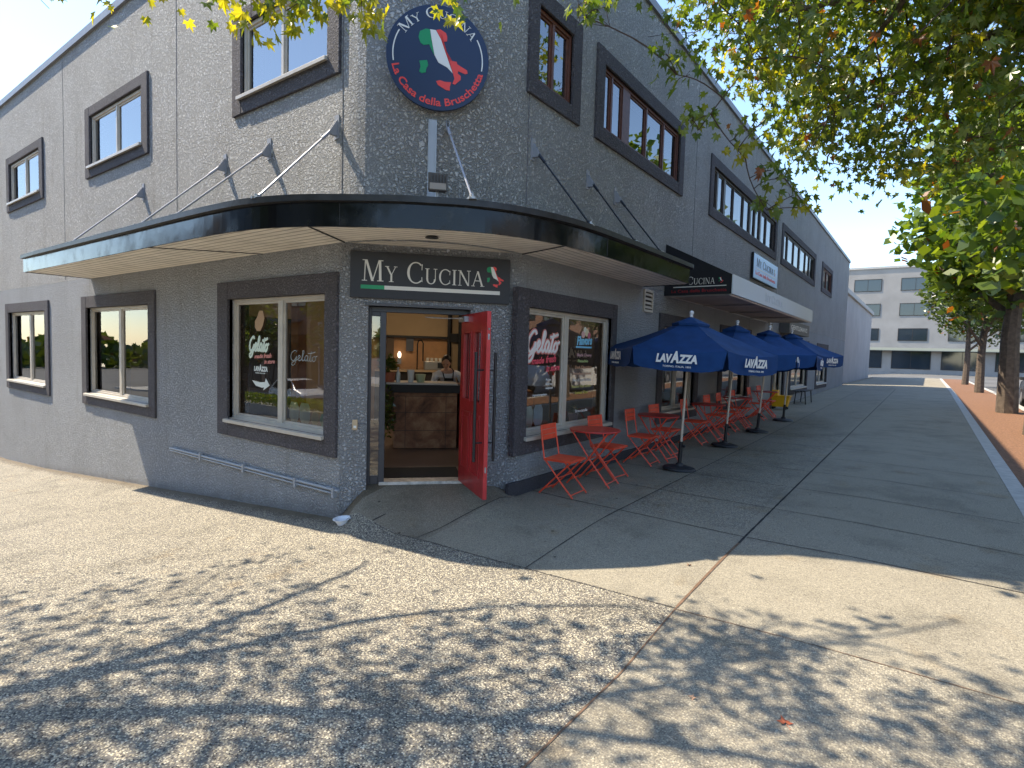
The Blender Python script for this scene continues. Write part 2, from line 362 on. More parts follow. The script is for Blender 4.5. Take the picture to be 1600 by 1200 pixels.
def asphalt_mat():
    M,t,b=mat('asphalt'); tc=t.nodes.new('ShaderNodeTexCoord'); v=tc.outputs['Object']
    c=ramp(t,[(.3,(.09,.088,.085)),(.7,(.17,.165,.155))]); t.links.new(noise(t,v,60,5,.8),c.inputs[0])
    c2=mixc(t,c.outputs[0],(.7,.7,.7),smooth(t,noise(t,v,.35,4),.45,.6),'MULTIPLY'); t.links.new(c2,b.inputs['Base Color']); b.inputs['Roughness'].default_value=.9
    bp=t.nodes.new('ShaderNodeBump'); bp.inputs['Distance'].default_value=.01; t.links.new(noise(t,v,80,3),bp.inputs['Height']); t.links.new(bp.outputs[0],b.inputs['Normal']); return M
def paving_mat():
    M,t,b=mat('exposed_aggregate_paving'); tc=t.nodes.new('ShaderNodeTexCoord'); v=tc.outputs['Object']; sp=t.nodes.new('ShaderNodeSeparateXYZ'); t.links.new(v,sp.inputs[0])
    X,Y=sp.outputs[0],sp.outputs[1]
    vo=t.nodes.new('ShaderNodeTexVoronoi'); vo.inputs['Scale'].default_value=92; vo.inputs['Randomness'].default_value=1; t.links.new(v,vo.inputs['Vector'])
    ms=t.nodes.new('ShaderNodeSeparateXYZ'); t.links.new(vo.outputs['Color'],ms.inputs[0])
    peb=ramp(t,[(0,(.03,.027,.026)),(.2,(.1,.088,.075)),(.42,(.27,.235,.175)),(.75,(.46,.405,.29)),(1,(.66,.6,.46))]); t.links.new(ms.outputs[0],peb.inputs[0])
    mortar=smooth(t,vo.outputs['Distance'],.0,.55)
    coarse=mixc(t,peb.outputs[0],(.17,.155,.135),smooth(t,mth(t,'ADD',vo.outputs['Distance'],mth(t,'MULTIPLY',noise(t,v,30,2),.2)),.5,.75))
    # fine sand-finished concrete in the corner slabs
    fn=noise(t,v,110,4,.75); fine=ramp(t,[(.32,(.08,.072,.06)),(.48,(.27,.238,.18)),(.7,(.44,.395,.3))]); t.links.new(fn,fine.inputs[0])
    # coarse where y < -.1 or near the kerb; right of x=2.6 finer again
    a=mth(t,'LESS_THAN',Y,-.1); f1=mth(t,'MULTIPLY',mth(t,'GREATER_THAN',X,1.3),mth(t,'LESS_THAN',X,2.58)); f2=mth(t,'MULTIPLY',f1,mth(t,'GREATER_THAN',Y,1.7))
    band=mth(t,'MAXIMUM',mth(t,'MULTIPLY',a,mth(t,'SUBTRACT',1,mth(t,'MULTIPLY',mth(t,'GREATER_THAN',X,2.58),.55))),mth(t,'MULTIPLY',f2,.5))
    band=mth(t,'MAXIMUM',band,mth(t,'MULTIPLY',mth(t,'LESS_THAN',Y,1.7),.22))
    c=mixc(t,fine.outputs[0],coarse,band)
    c=mixc(t,c,(.72,.72,.72),smooth(t,noise(t,v,1.3,5,.65),.45,.72),'MULTIPLY')
    slab=mth(t,'MULTIPLY',mth(t,'MULTIPLY',mth(t,'LESS_THAN',X,.07),mth(t,'GREATER_THAN',Y,-.1)),1)
    c=mixc(t,c,(.8,.77,.74),mth(t,'MULTIPLY',slab,.8),'MULTIPLY')
    # gum spots and stains
    vg=t.nodes.new('ShaderNodeTexVoronoi'); vg.inputs['Scale'].default_value=4.2; t.links.new(v,vg.inputs['Vector'])
    g=mth(t,'MULTIPLY',smooth(t,mth(t,'ADD',vg.outputs['Distance'],mth(t,'MULTIPLY',noise(t,v,12,2),.05)),.1,.07),smooth(t,noise(t,v,1.1,2),.5,.56))
    c=mixc(t,c,(.14,.13,.13),mth(t,'MULTIPLY',mth(t,'MULTIPLY',g,mth(t,'GREATER_THAN',Y,-.1)),.8),'MULTIPLY')
    nb=mth(t,'ADD',Y,mth(t,'MULTIPLY',noise(t,v,4,4),.3)); c=mixc(t,c,(.5,.45,.4),mth(t,'MULTIPLY',mth(t,'MULTIPLY',smooth(t,nb,-.12,.06),mth(t,'LESS_THAN',X,-1.1)),.75),'MULTIPLY')
    c=mixc(t,c,(.86,.72,.55),mth(t,'MULTIPLY',smooth(t,noise(t,v,2.1,3),.6,.75),.5),'MULTIPLY')
    t.links.new(c,b.inputs['Base Color']); b.inputs['Roughness'].default_value=.85; b.inputs['Specular IOR Level'].default_value=.3
    bp=t.nodes.new('ShaderNodeBump'); bp.inputs['Strength'].default_value=.7; bp.inputs['Distance'].default_value=.006
    hh=mth(t,'ADD',mth(t,'MULTIPLY',mth(t,'SUBTRACT',1,vo.outputs['Distance']),band),mth(t,'MULTIPLY',fn,.6)); t.links.new(hh,bp.inputs['Height']); t.links.new(bp.outputs[0],b.inputs['Normal'])
    return M
M_PAVE=paving_mat(); M_ASPH=asphalt_mat()
M_KERB=plain('concrete_kerb',(.42,.4,.36),.85,var=.15,bump=.3)
M_JB=plain('brown_joint_filler',(.15,.09,.055),.95,var=.3,vscale=20)
M_JD=plain('dark_joint_gap',(.035,.03,.028),.95,var=.3,vscale=20)
XK,YK=4.9,-6.2     # sidewalk edges
def kin(x,y):
    if x>XK-1.8 and y<YK+1.8: return (x-XK+1.8)**2+(y-YK-1.8)**2<3.24
    return x<XK and y>YK
xs=rng(-60,-6,3)[:-1]+rng(-6,XK,.1); ys=rng(YK,6,.1)[:-1]+rng(6,60,3)
def not_in(x,y): return kin(x,y) and not (x<-1.7 and y>.5) and not (x<-.35 and y>1.9)
struct(grid(xs,ys,0,H,not_in).build('sidewalk',M_PAVE,sm=True))
gx=rng(-400,-60,20)[:-1]+rng(-60,60,3)[:-1]+rng(60,400,20)
struct(grid(gx,gx,-.15,hbase).build('road',M_ASPH,sm=True))
kb=MB()
path=[(-60,YK)]+[(x,YK) for x in rng(-58,XK-1.8,2)]+[(XK-1.8+1.8*math.sin(a),YK+1.8-1.8*math.cos(a)) for a in [R(d) for d in range(8,90,8)]]+[(XK,y) for y in rng(YK+1.8,60,2)]
for a,b_ in zip(path[:-1],path[1:]):
    d=Vector((b_[0]-a[0],b_[1]-a[1])).normalized(); n=Vector((d.y,-d.x))*.15; e=Vector((d.y,-d.x))*-.03
    A=[(a[0]+e.x,a[1]+e.y),(b_[0]+e.x,b_[1]+e.y),(b_[0]+n.x,b_[1]+n.y),(a[0]+n.x,a[1]+n.y)]
    za=H(*a)+.004; zb=H(*b_)+.004
    P=[(A[0][0],A[0][1],za),(A[1][0],A[1][1],zb),(A[2][0],A[2][1],zb),(A[3][0],A[3][1],za)]
    Q=[(x,y,z-.4) for x,y,z in P]; kb.add(P+Q,[(0,1,2,3),(3,2,6,7),(0,4,5,1)])
struct(kb.build('kerb',M_KERB))
def joint(name,a,b,wd,mt,lift=.004):
    mb=MB(); L=math.dist(a,b); n=max(2,int(L/.1)); dx,dy=(b[0]-a[0])/L,(b[1]-a[1])/L; rd=random.Random(hash((round(a[0]*100),round(b[1]*100)))%999)
    for i in range(n+1):
        t=i/n*L; x,y=a[0]+dx*t,a[1]+dy*t; ww=wd*(.75+.5*rd.random())/2
        for s in (-1,1): X,Y=x-dy*ww*s,y+dx*ww*s; mb.v.append((X,Y,H(X,Y)+lift))
        if i: k=len(mb.v); mb.f.append((k-4,k-2,k-1,k-3)); mb.mi.append(0)
    o=mb.build(name,mt); struct(o); return o
joint('pavement_joint',(1.29,-.1),(1.33,30),.011,M_JD)
joint('pavement_joint',(2.54,-6),(2.6,-.1),.012,M_JB); joint('pavement_joint',(2.6,-.1),(2.66,1.3),.02,M_JB,.005); joint('pavement_joint',(2.66,1.3),(2.72,30),.02,M_JD)
joint('pavement_joint',(-.66,-.12),(2.6,-.12),.006,M_JD,.005); joint('pavement_joint',(2.6,-.13),(4.8,-.1),.006,M_JB)
joint('pavement_joint',(-.03,-.1),(.1,1.3),.01,M_JD); joint('pavement_joint',(-.69,-.1),(-.67,.06),.014,M_JD)
joint('pavement_joint',(.0,1.85),(2.66,1.5),.011,M_JD); joint('pavement_joint',(2.68,1.5),(4.8,1.45),.011,M_JD)
for i,y in enumerate([2.98,4.2,5.45,6.7,7.95,9.2,10.5,11.8,14,16.5,19,21.5]): joint('pavement_joint',(.02,y),(4.8,y-.5 if i<3 else y-.3),.011,M_JD)
# ------------------------------------------------------------------ the corner building
BL=thing('corner_building','two storey grey stucco corner building with dark window surrounds and a rounded corner','building')
def wall(mb,fr,u0,u1,z0,z1,holes,th=.28):
    us=sorted({u0,u1,*[h[0] for h in holes],*[h[1] for h in holes]}); zs=sorted({z0,z1,*[h[2] for h in holes],*[h[3] for h in holes]})
    for a,b in zip(us[:-1],us[1:]):
        for c,d in zip(zs[:-1],zs[1:]):
            if any(h[0]<=(a+b)/2<=h[1] and h[2]<=(c+d)/2<=h[3] for h in holes): continue
            mb.add([fr(a,c,0),fr(b,c,0),fr(b,d,0),fr(a,d,0)],[(0,1,2,3)]); mb.add([fr(a,c,-th),fr(b,c,-th),fr(b,d,-th),fr(a,d,-th)],[(3,2,1,0)])
    for h in holes:
        a,b,c,d=h
        mb.add([fr(a,c,0),fr(a,c,-th),fr(a,d,-th),fr(a,d,0)],[(0,1,2,3)]); mb.add([fr(b,c,0),fr(b,c,-th),fr(b,d,-th),fr(b,d,0)],[(3,2,1,0)])
        mb.add([fr(a,c,0),fr(b,c,0),fr(b,c,-th),fr(a,c,-th)],[(0,1,2,3)]); mb.add([fr(a,d,0),fr(b,d,0),fr(b,d,-th),fr(a,d,-th)],[(3,2,1,0)])
ZR=7.5
# openings (u0,u1,z0,z1)
LW=[(-3.84,-1.66,.72,2.36),(-9.2,-6.4,.72,2.36),(-14.5,-11.7,.72,2.36)]
LU=[(-3.5,-1.66,4.99,5.9),(-8.9,-6.6,4.99,5.9),(-14.2,-11.9,4.99,5.9)]
RW=[(1.66,3.92,.72,2.3),(6.03,7.82,.72,2.3),(9.78,12.1,.72,2.3),(15.3,17.0,.1,2.45),(18.2,21.5,.72,2.3),(24,27,.72,2.3)]
RU=[(1.7,2.5,4.98,5.86),(3.38,6.42,4.98,5.86),(8.5,14.62,4.98,5.86),(15.85,21.9,4.98,5.86),(24.2,27,4.98,5.86)]
mb=MB(); wall(mb,FL,-24,-1.4,-2.6,ZR,LW+LU); wall(mb,FR,1.55,34,-.4,ZR,RW+RU)
wall(mb,FD,0,2.089,-.4,2.95,[(.30,1.47,-.4,2.23)],.26)
NA=20; arc=[(-1.4+1.4*math.sin(R(90*i/NA)),1.55-1.55*math.cos(R(90*i/NA))) for i in range(NA+1)]
for a,b_ in zip(arc[:-1],arc[1:]): mb.add([(a[0],a[1],2.9),(b_[0],b_[1],2.9),(b_[0],b_[1],ZR),(a[0],a[1],ZR)],[(0,1,2,3)])
mb.add([(-24,0,-2.6),(-24,30,-2.6),(-24,30,ZR),(-24,0,ZR)],[(0,1,2,3)]); mb.add([(-24,34,-2.6),(0,34,-2.6),(0,34,ZR),(-24,34,ZR)],[(0,1,2,3)])
wl=mb.build('wall',M_ST,BL)
for p_ in wl.data.polygons: p_.use_smooth=False
mb=MB(); out=[(-24,0)]+arc+[(0,34),(-24,34)]
mb.add([(x,y,ZR-.02) for x,y in out],[tuple(range(len(out)))]); mb.build('roof',plain('roof_membrane',(.2,.2,.2),.9),BL)
mb=MB(); P=[(-24,0)]+arc+[(0,34)]
for a,b_ in zip(P[:-1],P[1:]):
    d=Vector((b_[0]-a[0],b_[1]-a[1])); d.normalize(); n=Vector((d.y,-d.x))
    A=[(a[0]+n.x*.05,a[1]+n.y*.05),(b_[0]+n.x*.05,b_[1]+n.y*.05),(b_[0]-n.x*.2,b_[1]-n.y*.2),(a[0]-n.x*.2,a[1]-n.y*.2)]
    mb.add([(x,y,z) for z in (ZR-.1,ZR+.03) for x,y in A],[(0,1,5,4),(4,5,6,7),(3,2,1,0),(7,6,2,3)])
mb.build('roof_coping',plain('coping_metal',(.22,.22,.23),.5,.3,var=.1),BL)
# vertical control joints in the render
mb=MB()
mj=plain('joint_filler_grey',(.14,.14,.15),.9)
for fr,u in ((FL,-1.405),(FR,1.56),(FR,7.4),(FR,15.2),(FL,-5.4),(FL,-10.4)): mb=MB(); mb.fbox(fr,u-.005,u+.005,2.96,ZR-.12,-.01,.004); mb.build('control_joint',mj,BL)
def trim(fr,o,t,par):   # stucco surround: outer rect t around opening o
    mb=MB(); a,b,c,d=o; A,B,Cc,D=t; e=.035
    mb.fbox(fr,A,a,Cc,D,-.05,e); mb.fbox(fr,b,B,Cc,D,-.05,e); mb.fbox(fr,a,b,Cc,c,-.05,e-.003); mb.fbox(fr,a,b,d,D,-.05,e-.003)
    return mb.build('surround',M_TRIM,par,bevel=.008)
def window(fr,o,t,mull,fm,sill=True,gm=None,fw=.045,rec=.07,nest=None,curt=None):
    a,b,c,d=o; mb=MB(); r0,r1=-rec-.05,-rec+.015
    mb.fbox(fr,a,a+fw,c,d,r0,r1); mb.fbox(fr,b-fw,b,c,d,r0,r1); mb.fbox(fr,a+fw,b-fw,c,c+fw,r0,r1-.002); mb.fbox(fr,a+fw,b-fw,d-fw,d,r0,r1-.002)
    for mu in mull:
        u,wd=(mu if isinstance(mu,tuple) else (mu,fw*1.2)); mb.fbox(fr,u-wd/2,u+wd/2,c+fw,d-fw,r0+.003,r1-.004)
    # thin sash lines inside each light
    edges=[a+fw]+[v for mu in mull for v in ((mu[0]-mu[1]/2,mu[0]+mu[1]/2) if isinstance(mu,tuple) else (mu-fw*.6,mu+fw*.6))]+[b-fw]
    for i in range(0,len(edges),2):
        e0,e1=edges[i],edges[i+1]; s=.028
        mb.fbox(fr,e0,e0+s,c+fw,d-fw,r0+.006,-rec-.008); mb.fbox(fr,e1-s,e1,c+fw,d-fw,r0+.006,-rec-.008)
        mb.fbox(fr,e0+s,e1-s,c+fw,c+fw+s,r0+.006,-rec-.01); mb.fbox(fr,e0+s,e1-s,d-fw-s,d-fw,r0+.006,-rec-.01)
    f=mb.build('window',fm,BL,bevel=.003)
    g=MB(); g.add([fr(a+.01,c+.01,-rec-.025),fr(b-.01,c+.01,-rec-.025),fr(b-.01,d-.01,-rec-.025),fr(a+.01,d-.01,-rec-.025)],[(0,1,2,3)]); g.build('glass',gm or M_GL,f)
    trim(fr,o,t,f)
    if sill:
        s=MB(); s.prism([(-.06,c-.03),(.075,c-.055),(.075,c-.01),(-.06,c+.012)],lambda x,y,dd:fr(dd,y,x),a-.05,b+.02); s.build('sill',M_BEIGE,f,bevel=.004)
    if curt:
        q=MB()
        for (c0,c1) in curt:
            n=max(2,int((c1-c0)/.05))
            for i in range(n):
                u0,u1=c0+(c1-c0)*i/n,c0+(c1-c0)*(i+1)/n; w0=-.32+.03*math.sin(i*1.9); w1=-.32+.03*math.sin((i+1)*1.9)
                q.add([fr(u0,c-.1,w0),fr(u1,c-.1,w1),fr(u1,d+.05,w1),fr(u0,d+.05,w0)],[(0,1,2,3)])
        q.build('curtain',plain('pale_curtain',(.75,.76,.78),.9),f)
    return f
T=lambda o,a=.25,b=.22:(o[0]-a,o[1]+a,o[2]-b,o[3]+b)
wL=window(FL,LW[0],(-4.12,-1.43,.48,2.59),[(-2.7,.1)],M_BEIGE)
for o in LW[1:]: window(FL,o,T(o),[((o[0]+o[1])/2,.1)],M_BEIGE)
wR=window(FR,RW[0],(1.41,4.06,.5,2.52),[(2.7,.1)],M_BEIGE)
window(FR,RW[1],(5.8,8.05,.5,2.53),[(6.93,.1)],M_BEIGE); window(FR,RW[2],(9.5,12.35,.5,2.53),[(10.95,.1)],M_BEIGE)
window(FR,RW[3],(15.15,17.15,.05,2.6),[(16.15,.1)],M_BEIGE,False)
for o in RW[4:]: window(FR,o,T(o,.2),[((o[0]+o[1])/2,.1)],M_BEIGE)
TU=lambda o:(o[0]-.22,o[1]+.24,4.78,6.07)
window(FL,LU[0],(-3.72,-1.44,4.76,6.09),[(-2.62,.05)],M_BEIGE,gm=M_GLU,rec=.03,curt=[(-3.4,-2.0)])
for o in LU[1:]: window(FL,o,TU(o),[((o[0]+o[1])/2,.05)],M_BEIGE,gm=M_GLU,rec=.03,curt=[(o[0]+.1,o[0]+.8)])
window(FR,RU[0],(1.5,2.71,4.78,6.07),[(2.08,.05)],M_BROWN,gm=M_GLU,rec=.03,sill=False)
window(FR,RU[1],(3.15,6.65,4.78,6.07),[(3.7,.05),(4.19,.26),(4.97,.05),(5.72,.05)],M_BROWN,gm=M_GLU,rec=.03,sill=False)
window(FR,RU[2],(8.28,14.86,4.78,6.07),[(8.9,.1),(9.45,.14),(10.2,.04),(11.1,.04),(11.8,.14),(12.3,.08),(12.9,.14),(13.6,.05)],M_DFR,gm=M_GLU,rec=.03,sill=False,curt=[(8.5,14.6)])
window(FR,RU[3],(15.6,22.2,4.78,6.07),[(16.7,.08),(17.8,.05),(18.9,.14),(20.1,.05),(21,.08)],M_DFR,gm=M_GLU,rec=.03,sill=False,curt=[(15.9,21.8)])
window(FR,RU[4],TU(RU[4]),[(25.6,.06)],M_BROWN,gm=M_GLU,rec=.03,sill=False,curt=[(24.3,26.9)])
mb=MB(); mb.fbox(FR,1.33,30,-.3,.18,-.02,.03); mb.build('baseboard',M_BASE,BL,bevel=.006)
mb=MB(); mb.tube([(-5.6,-.03,.085),(-1.36,-.03,.115)],.018,8); mb.tube([(-5.6,-.03,.05),(-1.5,-.03,.07)],.012,8)
for x in (-4.6,-3.4,-2.2,-1.45): mb.box(x-.02,x+.02,-.055,.0,.03,.14)
mb.build('conduit',plain('painted_conduit',(.3,.32,.35),.5),BL)
for y0,z0 in ((5.07,2.5),(14.5,2.56)):
    mb=MB(); mb.fbox(FR,y0,y0+.38,z0,z0+.04,-.02,.03); mb.fbox(FR,y0,y0+.38,z0+.34,z0+.38,-.02,.03); mb.fbox(FR,y0,y0+.04,z0+.04,z0+.34,-.02,.03); mb.fbox(FR,y0+.34,y0+.38,z0+.04,z0+.34,-.02,.03)
    for i in range(4): z=z0+.065+i*.072; mb.prism([(.028,z),(.0,z+.045),(-.004,z+.04),(.024,z-.006)],lambda x,y,d:FR(d,y,x),y0+.04,y0+.34)
    v_=mb.build('wall_vent',M_BEIGE,BL); q=MB(); q.fbox(FR,y0+.03,y0+.35,z0+.03,z0+.35,-.03,.003); q.build('vent_backing',M_BLACK,v_)
# door frame, sidelight, threshold, door
mb=MB(); r0,r1=-.2,-.12
mb.fbox(FD,.30,.335,.1,2.23,r0,r1); mb.fbox(FD,.43,.50,.1,2.17,r0,r1+.01); mb.fbox(FD,.335,1.44,2.17,2.23,r0,r1+.004); mb.fbox(FD,1.43,1.47,.1,2.23,r0,r1); mb.fbox(FD,.335,.43,.1,.24,r0,r1-.01); mb.fbox(FD,.335,.43,2.12,2.17,r0,r1-.01)
mb.fbox(FD,.335,1.44,2.2,2.29,-.26,-.002) if False else None
df=mb.build('door_frame',plain('charcoal_door_frame',(.045,.043,.05),.45,var=.1),BL,bevel=.004)
mb=MB(); mb.add([FD(.33,.2,-.16),FD(.435,.2,-.16),FD(.435,2.15,-.16),FD(.33,2.15,-.16)],[(0,1,2,3)]); mb.build('sidelight_glass',glass('sidelight_glass_material',2.6),df)
mb=MB(); mb.fbox(FD,.44,1.46,.1,.176,-.3,-.09); mb.build('threshold',plain('worn_aluminium',(.55,.53,.5),.45,.6,var=.3,vscale=15),df,bevel=.004)
mb=MB(); mb.fbox(FD,.26,1.5,2.23,2.255,-.25,.012); mb.build('lintel_trim',plain('lintel_grey',(.09,.088,.095),.6),df)
hx,hy,_=FD(1.42,0,-.1); DA=math.atan2(-.54,.84)
D_=bpy.data.objects.new('door',None); 
mb=MB(); DW,DT=.95,.045
def dfr(x,z,o): return (hx+math.cos(DA)*x-math.sin(DA)*o*-1*-1, hy+math.sin(DA)*x+math.cos(DA)*o, z)
dfr=lambda x,z,o:(hx+math.cos(DA)*x-math.sin(DA)*o, hy+math.sin(DA)*x+math.cos(DA)*o, z)
# the face seen from outside when open is the o<0 side
Z0,Z1=.185,2.165
wins=[(.13,.43),(.51,.81)]; wz=(1.18,1.97)
mb.fbox(dfr,0,.13,Z0,Z1,-DT,0); mb.fbox(dfr,.81,DW,Z0,Z1,-DT,0); mb.fbox(dfr,.43,.51,Z0,Z1,-DT,0)
for a,b_ in wins: mb.fbox(dfr,a,b_,Z0,wz[0],-DT,0); mb.fbox(dfr,a,b_,wz[1],Z1,-DT,0)
door=mb.build('door',M_RED,BL)
tag(door,'red front door standing open',None)
mb=MB()
for a,b_ in wins:
    for o0 in (-DT-.012,.0):
        e=.022
        for (x0,x1,z0,z1) in ((a,a+e,*wz),(b_-e,b_,*wz),(a+e,b_-e,wz[0],wz[0]+e),(a+e,b_-e,wz[1]-e,wz[1])): mb.fbox(dfr,x0,x1,z0,z1,o0,o0+.012)
        for (x0,x1,z0,z1) in ((a,a+.018,.38,1.06),(b_-.018,b_,.38,1.06),(a+.018,b_-.018,.38,.4),(a+.018,b_-.018,1.04,1.06)): mb.fbox(dfr,x0,x1,z0,z1,o0,o0+.012)
        mb.fbox(dfr,a+.055,b_-.055,.44,1.0,o0+.002,o0+.010)
mb.build('door_moulding',M_RED,door,bevel=.003)
mb=MB()
for a,b_ in wins: mb.add([dfr(a,wz[0],-DT/2),dfr(b_,wz[0],-DT/2),dfr(b_,wz[1],-DT/2),dfr(a,wz[1],-DT/2)],[(0,1,2,3)])
mb.build('door_glass',M_GL,door)
for o0 in (-DT-.085,.085):
    mb=MB(); x=.88; mb.tube([dfr(x,.58,o0),dfr(x,1.74,o0)],.017,10)
    for z in (.78,1.55): mb.tube([dfr(x,z,o0),dfr(x,z,-DT if o0<0 else 0)],.009,8)
    mb.build('handle',M_BLKP,door,sm=True)
mb=MB(); mb.fbox(dfr,DW,DW+.003,Z0+.002,Z1-.002,-DT+.002,-.002); mb.build('door_edge',M_REDEDGE,door)
mb=MB(); mb.lathe([(.012,0),(.012,.006)],dfr(DW+.003,1.98,-DT/2),10,Matrix.Rotation(R(90),3,'Y')); 
mb.build('door_bolt',M_STEEL,door)
for z in (.5,1.9): mb=MB(); mb.fbox(dfr,DW+.003,DW+.006,z-.03,z+.03,-DT/2-.009,-DT/2+.009); mb.build('strike_plate',M_STEEL,door)
mb=MB(); mb.tube([FD(.95,2.13,-.14),FD(1.2,2.12,-.02),dfr(.25,2.12,-.06)],.008,6); mb.fbox(dfr,.05,.28,2.08,2.14,-DT-.05,-DT); mb.build('door_closer',M_STEEL,door)
for z in (.4,1.18,1.95): mb=MB(); mb.tube([dfr(-.012,z-.05,-.005),dfr(-.012,z+.05,-.005)],.011,8); mb.build('hinge',M_STEEL,door)
# entry keypad by the door
mb=MB(); mb.fbox(FD,.14,.2,.81,.93,.0,.02); k_=mb.build('keypad',plain('brass_keypad',(.5,.38,.25),.4,.4),None,bevel=.004); tag(k_,'small brass doorbell plate on the grey pillar left of the entrance','doorbell')
q=MB(); q.tube([FD(.2,.88,.006),FD(.3,.875,.006)],.004,6); q.build('cable',M_GREYTX,k_); q=MB(); q.fbox(FD,.155,.185,.835,.86,.02,.024); q.build('button',M_WHITE,k_)
# ------------------------------------------------------------------ entrance canopy
CN=thing('entrance_canopy','curved black metal canopy with ribbed beige soffit wrapped round the building corner','canopy')
OP=catmull([(-9,-1.0),(-5,-1.0),(-3,-1.0),(-2.1,-.98),(-1.6,-.93),(-1.2,-.82),(-.9,-.69),(-.6,-.51),(-.17,-.22),(.04,-.03),(.21,.13),(.38,.34),(.53,.6),(.65,.93),(.74,1.3),(.79,1.7),(.82,2.3),(.84,3.5),(.85,4.7),(.84,4.9),(.79,5.0),(.7,5.03),(.4,5.03),(.02,5.03)],4)
OP=[(-9,0.02)]+OP
def offs(P,d):
    o=[]
    for i,p in enumerate(P):
        a=Vector(P[max(i-1,0)]); b_=Vector(P[min(i+1,len(P)-1)]); t=(b_-a).normalized(); o.append((p[0]+t.y*d,p[1]-t.x*d))
    return o
def strip(P0,z0,P1,z1,mb):
    for i in range(len(P0)-1): mb.add([(*P0[i],z0),(*P0[i+1],z0),(*P1[i+1],z1),(*P1[i],z1)],[(0,1,2,3)])
mb=MB(); Oi=offs(OP,-.02); strip(OP,2.905,OP,3.14,mb); strip(Oi,2.905,OP,2.905,mb); mb.build('fascia',M_FAS,CN,sm=True)
mb=MB(); O2=offs(OP,.055); strip(OP,3.135,O2,3.14,mb); strip(O2,3.14,O2,3.2,mb); strip(O2,3.2,offs(OP,-.06),3.205,mb); mb.build('drip_edge',M_LIP,CN,sm=True)
inner=[(x,y) for x,y in OP]
iL=[p for p in Oi if p[0]<=-.95 and p[1]<.0 or (p[0]<-8.9)]; iR=[p for p in Oi if p[1]>=1.25]; iM=[p for p in Oi if p not in iL and p not in iR]
mL=(iL[-1][0],iL[-1][1]); mR=iR[0]
def poly(name,P,z,mt): mb=MB(); mb.add([(x,y,z) for x,y in P],[tuple(range(len(P)))]); return mb.build(name,mt,CN)
poly('soffit',iL+[(-1.4,.05),(-1.4,.1),(-9,.1)],2.915,soffit_mat('soffit_boards_left',R(90)))
poly('soffit',[mL]+iM+[mR]+[(.0-.05,1.55),(-.1,1.6),(-1.45,.05),(-1.4,.02)],2.917,soffit_mat('soffit_boards_middle',R(-42)))
poly('soffit',iR+[(-.05,5.03),(-.05,1.55)],2.915,soffit_mat('soffit_boards_right',0))
for P in ([(*mL,2.912),(-1.36,.02,2.912)],[(*mR,2.912),(.0,1.52,2.912)],[(-3.9,-.98,2.912),(-3.0,.0,2.912)]): mb=MB(); mb.tube(P,.008,6); mb.build('soffit_seam',M_LIP,CN)
mb=MB(); mb.lathe([(.07,-.012),(.06,0)],(-.25,.25,2.912),20); mb.build('soffit_vent',M_LIP,CN)
mb=MB(); top=[p for p in Oi]+[(-.1,5.03),(-.1,1.55)]+[(-1.4,.1),(-9,.1)]; mb.add([(x,y,3.16) for x,y in top],[tuple(range(len(top)))]); mb.build('roof_deck',M_LIP,CN)
mb=MB()
for p,i in ((0,0),):
    for i_ in (28,64,80):
        q_=offs(OP,.002)[i_]; mb=MB(); mb.tube([(*q_,2.92),(*q_,3.13)],.0035,6); mb.build('fascia_seam',M_LIP,CN)
def rod(a,c,mt,n,dark=True):
    """wall bracket at a, lower end at c, n outward normal of the wall"""
    n=Vector(n).normalized(); a=Vector(a); c=Vector(c); mb=MB(); s=Vector((-n.y,n.x,0))
    A=a+n*.09; mb.tube([A,c],.011,8); mb.tube([A+(c-A)*.0,A+(c-A)*.12],.018,8); mb.tube([c+(A-c)*.05,c],.018,8)
    r=mb.build('tie_rod',mt,CN,sm=True)
    mb=MB(); fn=lambda x,y,d:tuple(a+n*x+Vector((0,0,y))+s*d)
    for dd in (-.018,.012): mb.prism([(0,.14),(.02,.14),(.11,.0),(.09,-.035),(0,-.03)],fn,dd,dd+.006)
    mb.prism([(0,-.06),(.01,-.06),(.01,.2),(0,.2)],fn,-.04,.04)
    mb.build('rod_bracket',M_STEEL if not dark else plain('painted_bracket',(.3,.31,.34),.6),r)
    mb=MB(); mb.lathe([(.05,-.01),(.05,.01),(.02,.02),(.02,.04)],c,12); mb.build('rod_foot',M_STEEL,r,sm=True)
rod((0,1.66,4.1),(.80,1.7,3.2),M_RODD,(1,0,0)); rod((0,3.02,4.09),(.82,2.9,3.2),M_RODD,(1,0,0)); rod((0,3.88,4.07),(.83,3.75,3.2),M_RODD,(1,0,0))
rod((-.36,.56,4.1),(.33,.2,3.21),M_RODW,(.742,-.67,0)); rod((-1.5,0,4.12),(-1.52,-.93,3.2),M_RODW,(0,-1,0)); rod((-2.86,0,4.13),(-3.3,-.97,3.2),M_RODW,(0,-1,0)); rod((-3.95,0,4.13),(-4.3,-.97,3.2),M_RODW,(0,-1,0)); rod((-6.6,0,4.13),(-6.8,-.97,3.2),M_RODW,(0,-1,0))
